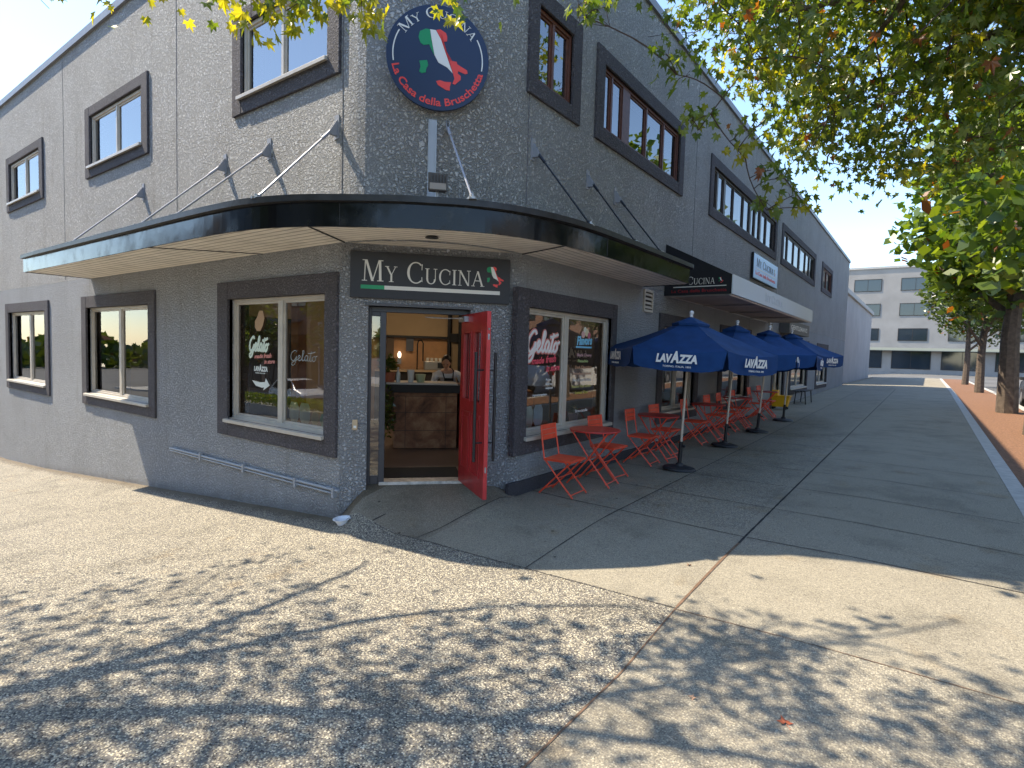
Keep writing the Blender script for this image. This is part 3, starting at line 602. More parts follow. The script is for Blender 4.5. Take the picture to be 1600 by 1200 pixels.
# floodlight and channel above the canopy
fl=thing('floodlight','small grey box floodlight standing on the canopy roof under the round sign','floodlight',(-.07,.13,3.2),math.atan2(-.67,.742))
mb=MB(); mb.box(-.05,.05,-.085,.085,.12,.27); mb.box(.05,.065,-.095,.095,.11,.28)
for i in range(6): mb.box(.066,.085,-.08+i*.03,-.074+i*.03,.19,.262)
mb.build('lamp_housing',plain('bronze_lamp_housing',(.06,.05,.045),.4,.4,var=.2),fl,bevel=.006)
mb=MB(); mb.box(.066,.072,-.08,.08,.12,.18); mb.build('lamp_lens',plain('lamp_lens_glass',(.3,.24,.18),.15),fl)
mb=MB(); mb.tube([(0,0,0),(0,0,.12)],.018,8); mb.lathe([(.06,0),(.055,.03),(.03,.04)],(0,0,0),16); mb.build('bracket',M_STEEL,fl)
ch=thing('cable_channel','pale vertical metal cable channel on the curved wall above the floodlight','cable channel')
mb=MB(); nn=Vector((.742,-.67,0)); a0=Vector((-.475,.39,0)); 
fch=lambda u,z,o:tuple(a0+Vector((.67,.742,0))*u+nn*o+Vector((0,0,z)))
mb.fbox(fch,0,.09,3.2,4.18,-.03,.035); mb.fbox(fch,.01,.02,3.2,4.18,.035,.045); mb.fbox(fch,.07,.08,3.2,4.18,.035,.045); mb.build('channel',plain('channel_grey_metal',(.38,.4,.44),.5,.4),ch)
# ------------------------------------------------------------------ signs
RS=thing('round_sign','round navy sign with a map of Italy on the curved upper wall','sign')
RC=Vector((-.385,.425,4.80)); RU_=Vector((.670,.742,0)); 
fs=lambda x,y,d:tuple(RC+RU_*x+Vector((0,0,y))+nn*(.03+d))
mb=MB(); mb.prism([(.535*math.cos(2*math.pi*i/64),.535*math.sin(2*math.pi*i/64)) for i in range(64)],fs,-.03,0); mb.build('board',M_DISC,RS)
mb=MB(); mb.box(-.3,.3,-.02,.02,-.05,.0,lambda x,y,z:fs(x,y,z-.03)); mb.box(-.02,.02,-.3,.3,-.05,.0,lambda x,y,z:fs(x,y,z-.032)); mb.build('mounting_bracket',M_STEEL,RS)
italy(fs,0,0,.535,RS,.004)
def arcfn(r0,a_start,cw=True):
    def f(x,y,d):
        if cw: a=a_start-x/r0; r=r0+y
        else: a=a_start+x/r0; r=r0-y
        return fs(r*math.cos(a),r*math.sin(a),d)
    return f
mb=MB(); wtot=put_serif(MB(),'MY CUCINA',lambda x,y,d:(x,y,d),.085); put_serif(mb,'MY CUCINA',arcfn(.4,R(90)+wtot*1.48/2/.4),.104,width=wtot*1.48); mb.build('lettering',M_WHITE,RS)
mb=MB(); put_text(mb,'La Casa della Bruschetta',arcfn(.49,R(-90)-1.3/2/.49,False),.078,width=1.3,off=.02,d=.003); mb.build('lettering',M_RSIGN,RS)
mb=MB()
for a0_,a1_ in ((150,190),(-10,30)):
    A=[R(a0_+(a1_-a0_)*i/16) for i in range(17)]
    for p,q in zip(A[:-1],A[1:]): mb.prism([(.46*math.cos(p),.46*math.sin(p)),(.472*math.cos(p),.472*math.sin(p)),(.472*math.cos(q),.472*math.sin(q)),(.46*math.cos(q),.46*math.sin(q))],fs,0,.003)
mb.build('arc_line',M_WHITE,RS)
DS=thing('shop_sign','wide charcoal sign reading MY CUCINA above the entrance door','sign')
mb=MB(); mb.fbox(FD,.10,1.92,2.31,2.83,.0,.05); mb.build('board',M_SIGN,DS,bevel=.004)
fd=lambda x,y,d:FD(.22+x,2.50+y,.051+d)
mb=MB(); put_serif(mb,'MY CUCINA',fd,.235,.74,.006,width=1.40); mb.build('lettering',M_CREAM,DS)
mb=MB(); mb.fbox(FD,.215,.475,2.412,2.455,.05,.054); mb.build('green_bar',M_GREEN,DS); mb=MB(); mb.fbox(FD,.475,1.80,2.412,2.455,.05,.0545); mb.build('white_bar',M_CREAM,DS)
italy(fd,1.5,.125,.21,DS,.004)
# black and silver awning over the right-hand windows
AW=thing('wall_awning','long awning with black end panel and silver front, above the umbrellas','awning')
y0,y1=6.0,14.2
mb=MB(); mb.add([(0.0,y0,3.78),(1.2,y0,3.17),(1.2,y0,2.85),(0.0,y0,2.85)],[(0,1,2,3)]); mb.add([(0.0,y0+.02,3.78),(1.2,y0+.02,3.17),(1.2,y0+.02,2.85),(0.0,y0+.02,2.85)],[(3,2,1,0)])
mb.add([(0,y0,3.78),(0,y1,3.78),(1.2,y1,3.17),(1.2,y0,3.17)],[(0,1,2,3)]); mb.add([(0.0,y1,3.78),(1.2,y1,3.17),(1.2,y1,2.85),(0.0,y1,2.85)],[(0,1,2,3)])
mb.build('side_panel',M_AWN,AW)
mb=MB(); mb.box(1.19,1.21,y0-.003,y1+.003,2.845,3.175); mb.build('front_valance',M_SILV,AW)
mb=MB(); mb.add([(0.02,y0+.03,2.86),(1.18,y0+.03,2.86),(1.18,y1-.03,2.86),(0.02,y1-.03,2.86)],[(0,1,2,3)]); mb.build('underside',M_AWNU,AW)
mb=MB(); 
for y in (6.05,8.1,10.1,12.1,14.1): mb.tube([(.03,y,2.84),(1.17,y,2.84)],.015,6)
mb.tube([(1.16,y0+.03,2.835),(1.16,y1,2.835)],.02,6); mb.tube([(.03,y0+.03,2.85),(.03,y1,2.85)],.012,6); mb.build('awning_frame',M_ALU,AW)
fa=lambda x,y,d:(x,y0-.004-d,y)
mb=MB(); put_serif(mb,'MY CUCINA',lambda x,y,d:fa(.17+x,3.03+y,d),.135,.78,.003,width=.74); mb.fbox(lambda u,z,o:(u,y0-.004-o,z),.17,1.1,2.985,3.0,0,.003); mb.build('lettering',M_CREAM,AW)
mb=MB(); put_text(mb,'La Casa della Bruschetta',lambda x,y,d:fa(.14+x,2.895+y,d),.055,width=.97,off=.01); mb.build('lettering',M_DARKRED,AW)
italy(lambda x,y,d:fa(x,y,d),1.0,3.09,.085,AW,.003)
mb=MB(); put_serif(mb,'MY CUCINA',lambda x,y,d:(1.211+d,8.35+x,2.93+y),.17,.78,.003,width=1.7); mb.build('lettering',plain('pale_lettering',(.62,.66,.7),.5),AW)
BS=thing('wall_sign','small pale blue rectangular sign fixed to the wall above the silver awning','sign')
mb=MB(); mb.fbox(FR,11.95,14.9,3.9,4.58,.02,.08); mb.build('board',M_BLACK,BS); mb=MB(); mb.fbox(FR,11.97,14.88,3.92,4.56,.08,.085); mb.build('face',M_LBLUE,BS)
mb=MB(); put_serif(mb,'MY CUCINA',lambda x,y,d:FR(12.25+x,4.25+y,.086+d),.22,.8,.003,width=2.05); mb.build('lettering',M_GREYTX,BS)
mb=MB(); mb.fbox(FR,12.25,14.6,4.18,4.205,.085,.089); mb.build('white_bar',M_WHITE,BS)
mb=MB(); put_text(mb,'La Casa della Bruschetta',lambda x,y,d:FR(12.2+x,4.03+y,.086+d),.1,width=2.4,off=.015); mb.build('lettering',M_RSIGN,BS); italy(lambda x,y,d:FR(x,y,.086+d),14.45,4.34,.17,BS)
GS=thing('barber_sign','dark projecting sign reading GENTLEMAN on the far part of the wall','sign')
mb=MB(); mb.fbox(FR,15.9,19.6,2.62,3.02,.02,.32); mb.build('board',plain('dark_olive_sign',(.09,.08,.07),.5),GS)
mb=MB(); put_text(mb,"GENTLEMAN'S",lambda x,y,d:FR(16.15+x,2.75+y,.321+d),.15,width=3.0,off=.02); mb.build('lettering',M_CREAM,GS)
# ------------------------------------------------------------------ window lettering (parts of the two shop windows)
NL=Vector((0,-1,0)); NR=Vector((1,0,0)); gl=-.085
def lavazza(mb,fn,w,h,d=.002):
    # LAV A ZZA with a tall middle A
    x=0
    for s,ww,hh in (('LAV',.36,.72),('A',.2,1.0),('ZZA',.44,.72)):
        put_text(mb,s,lambda X,Y,D,x=x:fn(x*w+X,Y,D),h*hh,width=ww*w,off=.055,shear=.12,d=d); x+=ww*1.0-.015
def decals(fr,nrm,fl,par,gx,gz,gs,sx,big):
    f=lambda x,y,d:fr(x,y,gl+d)
    if big:
        mb=MB(); script(mb,f,gx,gz,gs,.036,sx,nrm,.12,.002); mb.build('lettering_outline',plain('pink_outline',(.62,.2,.17),.5),par)
        mb=MB(); script(mb,f,gx,gz,gs,.019,sx,nrm,.35,.006); mb.build('lettering',plain('white_vinyl',(.8,.74,.7),.5),par)
    else:
        mb=MB(); script(mb,f,gx,gz,gs,.018,sx,nrm,.25,.004); mb.build('lettering',plain('mint_vinyl',(.62,.72,.6),.5),par)
decals(FR,NR,0,wR,1.78,1.75,.27,1.1,True)
f=lambda x,y,d:FR(x,y,gl+.004+d)
mb=MB()
for s,x,z,h_,w_ in (('made',1.9,1.60,.085,.28),('fresh',2.22,1.62,.095,.25),('in store',2.24,1.505,.085,.33)): put_text(mb,s,lambda X,Y,D,x=x,z=z:f(x+X,z+Y+X*.06,D),h_,width=w_,off=.03,shear=.25)
mb.build('lettering',plain('red_vinyl',(.75,.08,.12),.5),wR)
mb=MB()
for s,x,z,h_,w_ in (('Ask us',2.24,1.385,.03,.13),('about our',2.24,1.33,.03,.16),('wedgewood',2.24,1.275,.03,.17),('mycucinagelato',1.94,1.195,.028,.34)): put_text(mb,s,lambda X,Y,D,x=x,z=z:f(x+X,z+Y,D),h_,width=w_,off=.01)
put_text(mb,'Fior di Latte Vanilla',lambda X,Y,D:f(2.95+X,1.355+Y,D),.042,width=.54,off=.012); put_text(mb,'Stracciatella',lambda X,Y,D:f(3.04+X,.91+Y,D),.042,width=.36,off=.012)
mb.build('lettering',M_WHITE,wR)
mb=MB(); put_text(mb,'Flavors',lambda X,Y,D:f(3.02+X,1.88+Y+X*.04,D+.003),.12,width=.44,off=.05,shear=.15); mb.fbox(FR,3.0,3.46,1.835,1.86,gl+.003,gl+.008); mb.build('lettering',plain('sky_blue_vinyl',(.25,.6,.8),.5),wR)
for s,z,x0_,w_,cc in (('Black Cherry',1.715,3.05,.42,(.7,.4,.42)),('Pistachio',1.63,3.07,.3,(.5,.6,.25)),('Dark Chocolate',1.54,3.0,.48,(.55,.3,.18)),('Strawberry Sorbet',1.45,2.96,.53,(.7,.42,.3)),('Passion Fruit Sorbet',1.265,2.93,.56,(.62,.58,.2)),('Lemon Zest',1.175,3.02,.38,(.65,.6,.12))):
    mb=MB(); put_text(mb,s,lambda X,Y,D:f(x0_+X,z+Y,D),.042,width=w_,off=.012); mb.build('lettering',plain('vinyl_'+s.lower().replace(' ','_'),cc,.5),wR)
for k,(x,z,r,cc) in enumerate(((3.2,2.03,.05,(.75,.45,.4)),(3.3,2.06,.055,(.75,.65,.4)),(3.37,2.02,.045,(.6,.15,.2)),(3.24,2.1,.04,(.8,.75,.6)))):
    mb=MB(); mb.prism([(x+r*math.cos(a*.4),z+r*math.sin(a*.4)*(1+.1*(a%2))) for a in range(16)],lambda X,Y,D:f(X,Y,D+.001*k),0,.003); mb.build('gelato_scoop',plain('scoop_vinyl',cc,.6),wR)
decals(FL,NL,0,wL,-3.48,1.66,.19,.98,False)
f2=lambda x,y,d:FL(x,y,gl+.004+d)
mb=MB()
for s,x,z,h_,w_ in (('made',-3.34,1.565,.055,.2),('fresh',-3.12,1.575,.06,.18),('in store',-3.1,1.50,.055,.24)): put_text(mb,s,lambda X,Y,D,x=x,z=z:f2(x+X,z+Y+X*.06,D),h_,width=w_,off=.03,shear=.25)
mb.build('lettering',plain('faded_red_vinyl',(.6,.22,.18),.5),wL)
mb=MB(); lavazza(mb,lambda x,y,d:f2(-3.35+x,1.40+y,d),.34,.085); put_text(mb,'TORINO, ITALIA, 1895',lambda X,Y,D:f2(-3.32+X,1.365+Y,D),.016,width=.24)
mb.prism([(-3.4,1.27),(-3.3,1.2),(-3.15,1.18),(-3.1,1.19),(-3.12,1.15),(-2.97,1.22),(-3.06,1.31),(-3.08,1.26),(-3.2,1.25),(-3.3,1.26)][::-1],f2,0,.003)
mb.build('lettering',plain('white_green_vinyl',(.68,.72,.68),.5),wL)
mb=MB(); mb.prism([(-3.28,1.93),(-3.2,1.93),(-3.14,2.0),(-3.1,2.1),(-3.14,2.19),(-3.22,2.2),(-3.27,2.12),(-3.33,2.06),(-3.33,1.98)],f2,0,.003); mb.build('gelato_scoop',plain('caramel_vinyl',(.4,.24,.12),.6),wL)
mb=MB(); script(mb,f2,-2.49,1.56,.13,.004,1.7,NL,1,.01,0); mb.build('neon_outline',plain('clear_neon_tube',(.32,.35,.34),.3),wL)
# menu cards standing inside the two shop windows
mc=[]
def card(fr,x0,x1,z0,z1,col,lab,o=-.13):
    m_=.04; P=[(x0+m_,z0),(x1-m_,z0),(x1,z0+m_*1.5),(x1,z1-m_*1.5),(x1-m_,z1),(x0+m_,z1),(x0,z1-m_*1.5),(x0,z0+m_*1.5)]
    mb=MB(); mb.prism(P,lambda x,y,d:fr(x,y,o+d),0,.004); ob=mb.build('menu_card',plain('card_print',col,.4,var=.2,vscale=6),None); tag(ob,lab,'card',None)
card(FR,1.66,1.78,.78,1.04,(.75,.88,.95),'pale blue card cut off by the left frame in the right-hand shop window')
card(FR,1.8,2.03,.78,1.06,(.75,.88,.95),'pale blue eight-sided card between two others in the right-hand shop window')
card(FR,2.05,2.26,.8,1.07,(.55,.72,.95),'deeper blue card nearest the mullion in the right-hand shop window')
card(FL,-2.59,-2.39,.79,1.04,(.85,.92,.88),'pale card next to the mullion in the left-hand shop window')
card(FL,-2.37,-2.15,.79,1.04,(.85,.92,.88),'second pale card from the mullion in the left-hand shop window')
card(FL,-2.13,-1.97,.79,.94,(.62,.52,.25),'yellow low card in the left-hand shop window')
card(FL,-1.95,-1.82,.79,.94,(.3,.52,.36),'green low card in the left-hand shop window')
card(FL,-1.8,-1.71,.79,1.08,(.5,.64,.78),'tall blue card by the right frame of the left-hand shop window')
# ------------------------------------------------------------------ bistro chairs and tables
def make_chair():
    t=thing('bistro_chair','x','chair',group='red folding bistro chairs along the wall')
    mb=MB()
    for i in range(6): y=-.19+i*.0645; mb.box(-.17,.2,y,y+.057,.44,.452)
    mb.build('seat',M_ORANGE,t,bevel=.003)
    mb=MB()
    for i in range(3): mb.box(-.243+i*.007,-.231+i*.007,-.18,.18,.845-i*.064-.060,.845-i*.064)
    mb.build('backrest',M_ORANGE,t,bevel=.003)
    for s in (-1,1):
        y=s*.19
        mb=MB(); mb.tube([(-.232,y*.93,.845),(-.215,y*.95,.7),(-.17,y,.45),(.05,y,.2),(.23,y,.012)],.0105,8); mb.build('back_leg',M_ORANGE,t,sm=True)
        mb=MB(); mb.tube([(.19,y*.86,.44),(-.03,y*.86,.22),(-.24,y*.86,.012)],.0105,8); mb.build('front_leg',M_ORANGE,t,sm=True)
    mb=MB(); mb.tube([(.2,-.19,.045),(.2,.19,.045)],.008,6); mb.tube([(-.2,-.165,.06),(-.2,.165,.06)],.008,6); mb.tube([(.02,-.19,.23),(.02,.19,.23)],.007,6); mb.build('stretcher',M_ORANGE,t)
    mb=MB(); mb.box(-.17,.2,-.2,-.188,.425,.447); mb.box(-.17,.2,.188,.2,.425,.447); mb.box(.188,.2,-.188,.188,.425,.4475); mb.build('seat_frame',M_ORANGE,t)
    return t
def make_table():
    t=thing('bistro_table','x','table',group='round red bistro tables along the wall')
    mb=MB(); mb.lathe([(.31,.708),(.33,.71),(.335,.72),(.33,.73),(.0,.732)],(0,0,0),48); mb.build('tabletop',M_ORTOP,t,sm=True)
    for s in (-1,1):
        mb=MB()
        for k in (-1,1):
            y=k*(.2 if s<0 else .17)
            mb.tube([(s*-.25,y,.705),(0,y,.36),(s*.29,y,.012)],.011,8)
        mb.tube([(s*.25,-.2,.06),(s*.25,.2,.06)],.008,6); mb.tube([(s*-.25,-.2,.7),(s*-.25,.2,.7)],.009,6)
        mb.build('leg_frame',M_ORANGE,t,sm=True)
    mb=MB(); mb.tube([(0,-.2,.36),(0,.2,.36)],.007,6); mb.build('pivot_bar',M_ORANGE,t)
    return t
CH=make_chair(); TB=make_table()
chs=[(.34,1.93,.06,'orange-red folding chair nearest the camera, under the sill of the right-hand shop window'),
(.34,3.12,-.05,'folding chair just beyond the nearest round table, at the far corner of the shop window'),
(.33,4.33,.04,'folding chair before the bare stucco pier, between the first and second round tables'),
(.32,5.3,-.06,'folding chair beyond the second round table, just left of the near umbrella pole'),
(.32,6.8,.03,'folding chair in front of the second window, right behind the near umbrella pole'),
(.32,8.2,-.04,'folding chair beyond the third round table, before the second pier'),
(.31,9.1,.05,'folding chair on the near side of the table that carries papers'),
(.31,10.2,-.05,'folding chair on the far side of the table that carries papers'),
(.31,11.8,.04,'folding chair on the near side of the last round table'),
(.31,12.85,-.03,'folding chair farthest from the camera, at the last round table')]
for i,(x,y,a,lb) in enumerate(chs):
    loc=(x+.08,y,H(x,y)+.004)
    if i==0: CH.location=loc; CH.rotation_euler.z=a; CH['label']=lb
    else: dup(CH,loc,a,lb)
tbs=[(.47,2.62,.1,'round red table nearest the camera, between the two chairs at the shop window'),(.46,4.82,-.1,'second round red table, just left of the near umbrella pole'),(.46,7.4,.05,'third round red table, between the first and second umbrella poles'),(.45,9.6,0,'fourth round red table, with white papers lying on it'),(.45,12.35,.1,'last round red table, behind the third umbrella pole')]
for i,(x,y,a,lb) in enumerate(tbs):
    loc=(x,y,H(x,y)+.004)
    if i==0: TB.location=loc; TB.rotation_euler.z=a; TB['label']=lb
    else: dup(TB,loc,a,lb)
zt=H(.45,9.6)+.737
mb=MB(); mb.box(.25,.47,9.4,9.7,zt,zt+.006,lambda x,y,z:(x,y+.2*(x-.3),z)); mb.box(.4,.66,9.55,9.8,zt+.008,zt+.012,lambda x,y,z:(x,y-.2*(x-.3),z+.1*abs(x-.5)))
tag(mb.build('newspaper',M_WHITE),'white papers spread on the fourth round table','newspaper')
# ------------------------------------------------------------------ umbrellas
def make_umbrella():
    t=thing('patio_umbrella','x','umbrella',group='navy cafe umbrellas in a row')
    mb=MB(); mb.tube([(0,0,.3),(0,0,2.2)],.019,12); mb.build('pole',plain('pale_umbrella_pole',(.6,.52,.43),.45,.2),t,sm=True)
    mb=MB(); mb.tube([(0,0,.05),(0,0,.42)],.03,12); mb.tube([(0,0,.36),(.06,.02,.36)],.012,8); mb.tube([(.055,.018,.35),(.07,.024,.37)],.022,8); mb.build('sleeve',M_BLKP,t,sm=True)
    mb=MB(); mb.lathe([(.235,0),(.24,.012),(.225,.035),(.15,.055),(.06,.06),(.05,.09),(.035,.1)],(0,0,0),40); mb.build('base',M_RUB,t,sm=True)
    RR=1.2; zt,ze,zb=2.235,1.765,1.50
    mb=MB(); K=[(RR*math.cos(R(60*k)),RR*math.sin(R(60*k))) for k in range(6)]
    for k in range(6):
        a=Vector((*K[k],ze)); b_=Vector((*K[(k+1)%6],ze)); ap=Vector((0,0,zt)); n=8; rows=[]
        for i in range(n+1):
            s=i/n; row=[]
            for j in range(n+1):
                t_=j/n; e=a.lerp(b_,t_); p=ap.lerp(e,s); sag=.045*math.sin(math.pi*t_)*s*s+.02*math.sin(math.pi*s); p.z-=sag; p.z+=.004*math.sin(j*2.3+i*1.7+k)*s; row.append(p)
            rows.append(row)
        mid=((a+b_)/2).normalized(); mid.z=0
        va=[];dn=[]
        for j in range(n+1):
            t_=j/n; e=rows[n][j]; 
            inn=.0 if 0<j<n else .02
            q=Vector((e.x,e.y,0)); lo=q+Vector((mid.x,mid.y,0))*(.035+.012*math.sin(j*1.9+k*2)); lo.z=zb-.03*math.sin(math.pi*t_)+(.035 if j in(0,n) else 0)+.006*math.sin(j*2.1+k)
            if j==0: lo+= (b_-a).normalized()*.035
            if j==n: lo-= (b_-a).normalized()*.035
            mdv=(e+lo)/2; mdv.x+=mid.x*.008; mdv.y+=mid.y*.008; va.append(mdv); dn.append(lo)
        rows.append(va); rows.append(dn); k0=len(mb.v); vs=[q for r in rows for q in r]; W_=n+1
        mb.add(vs,[(i*W_+j,(i+1)*W_+j,(i+1)*W_+j+1,i*W_+j+1) for i in range(len(rows)-1) for j in range(n)])
    cv=mb.build('canopy',M_NAVY,t,sm=True)
    mb=MB(); r2=.27
    for k in range(6):
        a0,a1=R(60*k),R(60*k+60); zz=zt-.41*r2+.035
        mb.add([(0,0,zt+.035),(r2*math.cos(a0),r2*math.sin(a0),zz),(r2*math.cos(a1),r2*math.sin(a1),zz),(r2*math.cos(a0)*.98,r2*math.sin(a0)*.98,zz-.035),(r2*math.cos(a1)*.98,r2*math.sin(a1)*.98,zz-.035)],[(0,1,2),(1,3,4,2)])
    mb.build('vent_cap',M_NAVY,t)
    mb=MB(); mb.lathe([(.02,zt+.02),(.024,zt+.05),(.018,zt+.055),(.03,zt+.075),(.034,zt+.09),(.03,zt+.105),(.012,zt+.12)],(0,0,0),16); mb.build('finial',plain('white_plastic',(.75,.76,.78),.4),t,sm=True)
    for k in range(6):
        mb=MB(); c_,s_=math.cos(R(60*k)),math.sin(R(60*k)); mb.tube([(c_*.03,s_*.03,zt-.05),(c_*RR*.98,s_*RR*.98,ze-.02)],.008,6); mb.tube([(c_*.03,s_*.03,1.62),(c_*RR*.5,s_*RR*.5,(zt+ze)/2-.06)],.007,6); mb.build('rib',M_ALU,t)
    for k in range(6):
        am=R(60*k+30); nv=Vector((math.cos(am),math.sin(am),0)); tv=Vector((-nv.y,nv.x,0)); rm=RR*math.cos(R(30))
        # valance leans out a little towards its lower edge
        fn=lambda x,y,d:tuple(nv*(rm+.052+d+.0*(ze-y)*.1)+tv*x+Vector((0,0,y)))
        mb=MB(); lavazza(mb,lambda x,y,d:fn(-.27+x,1.585+y,d),.54,.145,.002); put_text(mb,'TORINO, ITALIA, 1895',lambda x,y,d:fn(-.18+x,1.52+y,d),.024,width=.36,off=.012); mb.build('lettering',M_WHITE,t)
    return t
U=make_umbrella()
us=[(1.05,4.22,-48,2.0,0.2,'nearest navy umbrella with two white-lettered panels facing the camera'),(.97,6.85,-20,3.0,1.4,'second navy umbrella from the camera, leaning slightly away'),(.98,9.3,-28,3.6,1.8,'third navy umbrella from the camera, its pole leaning most'),(1.0,12.0,-50,1.5,2.0,'farthest navy umbrella, cut by the right edge of the photo')]
for i,(x,y,a,tx,ty,lb) in enumerate(us):
    if i==0: U.location=(x,y,H(x,y)+.004); U.rotation_euler=(R(-tx),R(ty),R(a)); U['label']=lb
    else: dup(U,(x,y,H(x,y)+.004),R(a),lb,(R(-tx),R(ty)))
# ------------------------------------------------------------------ small things outside
bw=MB(); bw.lathe([(.028,0),(.04,.002),(.062,.045),(.075,.05),(.076,.054),(.062,.053),(.058,.046),(.036,.008),(.0,.008)],(0,0,0),28)
o=bw.build('bowl',plain('white_plastic_tub',(.78,.8,.84),.35),None,sm=True,loc=(-1.06,-.2,H(-1.06,-.2)+.002)); o.rotation_euler=(R(4),R(-4),.3); o.scale=(1.3,1.3,1.3); tag(o,'small white plastic bowl at the foot of the pillar left of the door','bowl')
YB=(.25,15.4); MBK=thing('mop_bucket','yellow wheeled mop bucket with wringer beyond the last table','mop bucket',(YB[0],YB[1],H(*YB)))
M_YEL=plain('yellow_plastic',(.78,.4,.01),.4)
mb=MB(); mb.add([(-.2,-.13,.08),(.22,-.13,.08),(.22,.13,.08),(-.2,.13,.08),(-.27,-.18,.42),(.3,-.18,.42),(.3,.18,.42),(-.27,.18,.42)],[(3,2,1,0),(0,1,5,4),(1,2,6,5),(2,3,7,6),(3,0,4,7)]); mb.box(-.29,.32,-.2,.2,.41,.44); mb.build('tub',M_YEL,MBK,bevel=.01)
mb=MB(); mb.box(-.27,-.05,-.15,.15,.44,.6); mb.box(-.3,-.24,-.05,.05,.6,.78); mb.tube([(-.27,-.08,.75),(-.27,.08,.75)],.02,8); mb.build('wringer',M_YEL,MBK,bevel=.01)
for x,y in ((-.17,-.12),(-.17,.12),(.2,-.12),(.2,.12)): mb=MB(); mb.lathe([(.035,-.012),(.035,.012)],(x,y,.036),12,Matrix.Rotation(R(90),3,'X')); mb.box(x-.01,x+.01,y-.016,y+.016,.04,.09); mb.build('caster',M_BLKP,MBK)
mb=MB(); mb.tube([(-.1,0,.3),(-.22,-.1,1.35)],.012,8); tag(mb.build('mop',plain('pale_wood_handle',(.5,.38,.24),.6),None,loc=(YB[0],YB[1],H(*YB))),'pale mop handle standing in the yellow bucket','mop')
BN=thing('street_bench','dark slatted bench by the wall beyond the yellow bucket','bench',(.45,18.3,H(.45,18.3)))
mb=MB(); [mb.box(-.2+i*.1,-.12+i*.1,-.75,.75,.44,.47) for i in range(4)]; mb.build('seat',M_BLKP,BN)
for y in (-.6,.6): mb=MB(); mb.tube([(-.18,y,0),(-.14,y,.44)],.02,6); mb.tube([(.18,y,0),(.14,y,.44)],.02,6); mb.build('leg',M_BLKP,BN)
def dleaf(x,y,s,rz,label,c):
    mb=MB(); P=[]
    for i in range(11):
        a=R(-130+26*i); r=s*(.55+.45*(1-abs(i-5)/6))*(1 if i%2 else .5); P.append((r*math.sin(a),r*math.cos(a),.006+.01*math.sin(i*1.7)*(1 if i%2 else .3)))
    k=len(P); mb.add([(0,0,.008)]+P,[(0,i,i+1) for i in range(1,k)]); mb.tube([(0,-.01,.006),(.004,-s*.9,.003)],.0012,4)
    o=mb.build('fallen_leaf',plain('dry_leaf_%d'%int(x*100),c,.7),None,loc=(x,y,H(x,y)+.001)); o.rotation_euler.z=rz; tag(o,label,'leaf')
dleaf(3.47,-.93,.055,.6,'rust red fallen leaf on the sunlit paving near the right edge of the photo',(.4,.1,.04))
dleaf(3.02,-.98,.035,2.2,'small pale curled leaf on the foreground paving, left of the rust red one',(.5,.3,.18))
dleaf(2.45,.6,.03,1.2,'tiny brown leaf on the plain slab near the canopy shadow',(.2,.1,.05))
# ------------------------------------------------------------------ interior of the cafe
def tile_mat():
    M,t,b=mat('rust_brown_tile'); tc=t.nodes.new('ShaderNodeTexCoord'); v=tc.outputs['Object']
    c=ramp(t,[(.3,(.09,.045,.03)),(.5,(.28,.13,.07)),(.72,(.5,.28,.15))]); t.links.new(noise(t,v,3.5,6,.65,.4),c.inputs[0]); t.links.new(c.outputs[0],b.inputs['Base Color']); b.inputs['Roughness'].default_value=.6; b.inputs['Specular IOR Level'].default_value=.15; return M
M_T=tile_mat(); M_TAN=plain('tan_plaster',(.45,.33,.2),.8,var=.06,vscale=2); M_WOOD=plain('warm_splashback_tile',(.5,.27,.12),.35,var=.12,vscale=6)
M_DK=plain('dark_interior_paint',(.03,.026,.024),.7); M_FL=plain('brown_floor_tile',(.17,.12,.095),.45,var=.15,vscale=1.5)
mb=MB(); mb.add([FD(-9,.162,-.2),FD(.36,.162,-.24),FD(1.45,.162,-.24),FD(12,.162,-.2),FD(12,.162,-9),FD(-9,.162,-9)],[(0,1,2,3,4,5)]) if False else None
fp=[(-15,.3),FD(.2,0,-.27)[:2],FD(1.9,0,-.27)[:2],(-.3,14),(-15,14)]
mb.add([(x,y,.162) for x,y in fp],[(0,1,2,3,4)]); mb.build('interior_floor',M_FL,BL)
mb=MB(); mb.add([(x,y,2.78) for x,y in [(-15,.28),FD(.0,0,-.26)[:2],FD(2.0,0,-.26)[:2],(-.28,14),(-15,14)]],[(4,3,2,1,0)]); mb.build('interior_ceiling',plain('cream_ceiling',(.5,.45,.38),.8),BL)
mb=MB(); mb.fbox(FD,-.3,1.76,2.0,2.77,-6.1,-6.0); mb.fbox(FD,1.84,6.6,.16,2.77,-6.15,-6.05); mb.fbox(FD,-4.6,-.3,.16,2.77,-6.15,-6.05); mb.build('interior_wall',M_TAN,BL)
mb=MB(); mb.fbox(FD,-.3,1.76,.16,2.0,-6.12,-6.03); mb.build('splashback',M_WOOD,BL)
mb=MB(); mb.fbox(FD,-.4,1.8,1.99,2.04,-6.0,-5.9)
for s0 in (1.74,1.98): mb.fbox(FD,s0,s0+.06,.16,2.78,-6.0,-5.9)
mb.fbox(FD,2.04,2.8,1.9,2.12,-6.0,-5.85); mb.fbox(FD,.27,.34,.16,2.78,-6.0,-5.9); mb.fbox(FD,1.8,1.98,1.93,2.12,-6.0,-5.95)
mb.build('black_shelf_frame',M_BLACK,BL)
mb=MB(); mb.box(-9.5,-8.9,5.6,10,.16,2.8); mb.box(-6.9,-6.8,.4,4.2,.16,2.3); mb.fbox(FR,5.6,5.8,.16,2.78,-6,-.3); mb.build('partition',M_DK,BL)
mb=MB(); mb.fbox(FL,-3.62,-3.46,.16,2.78,-.95,-.8); mb.build('timber_post',plain('orange_timber',(.5,.22,.07),.5,var=.2),BL)
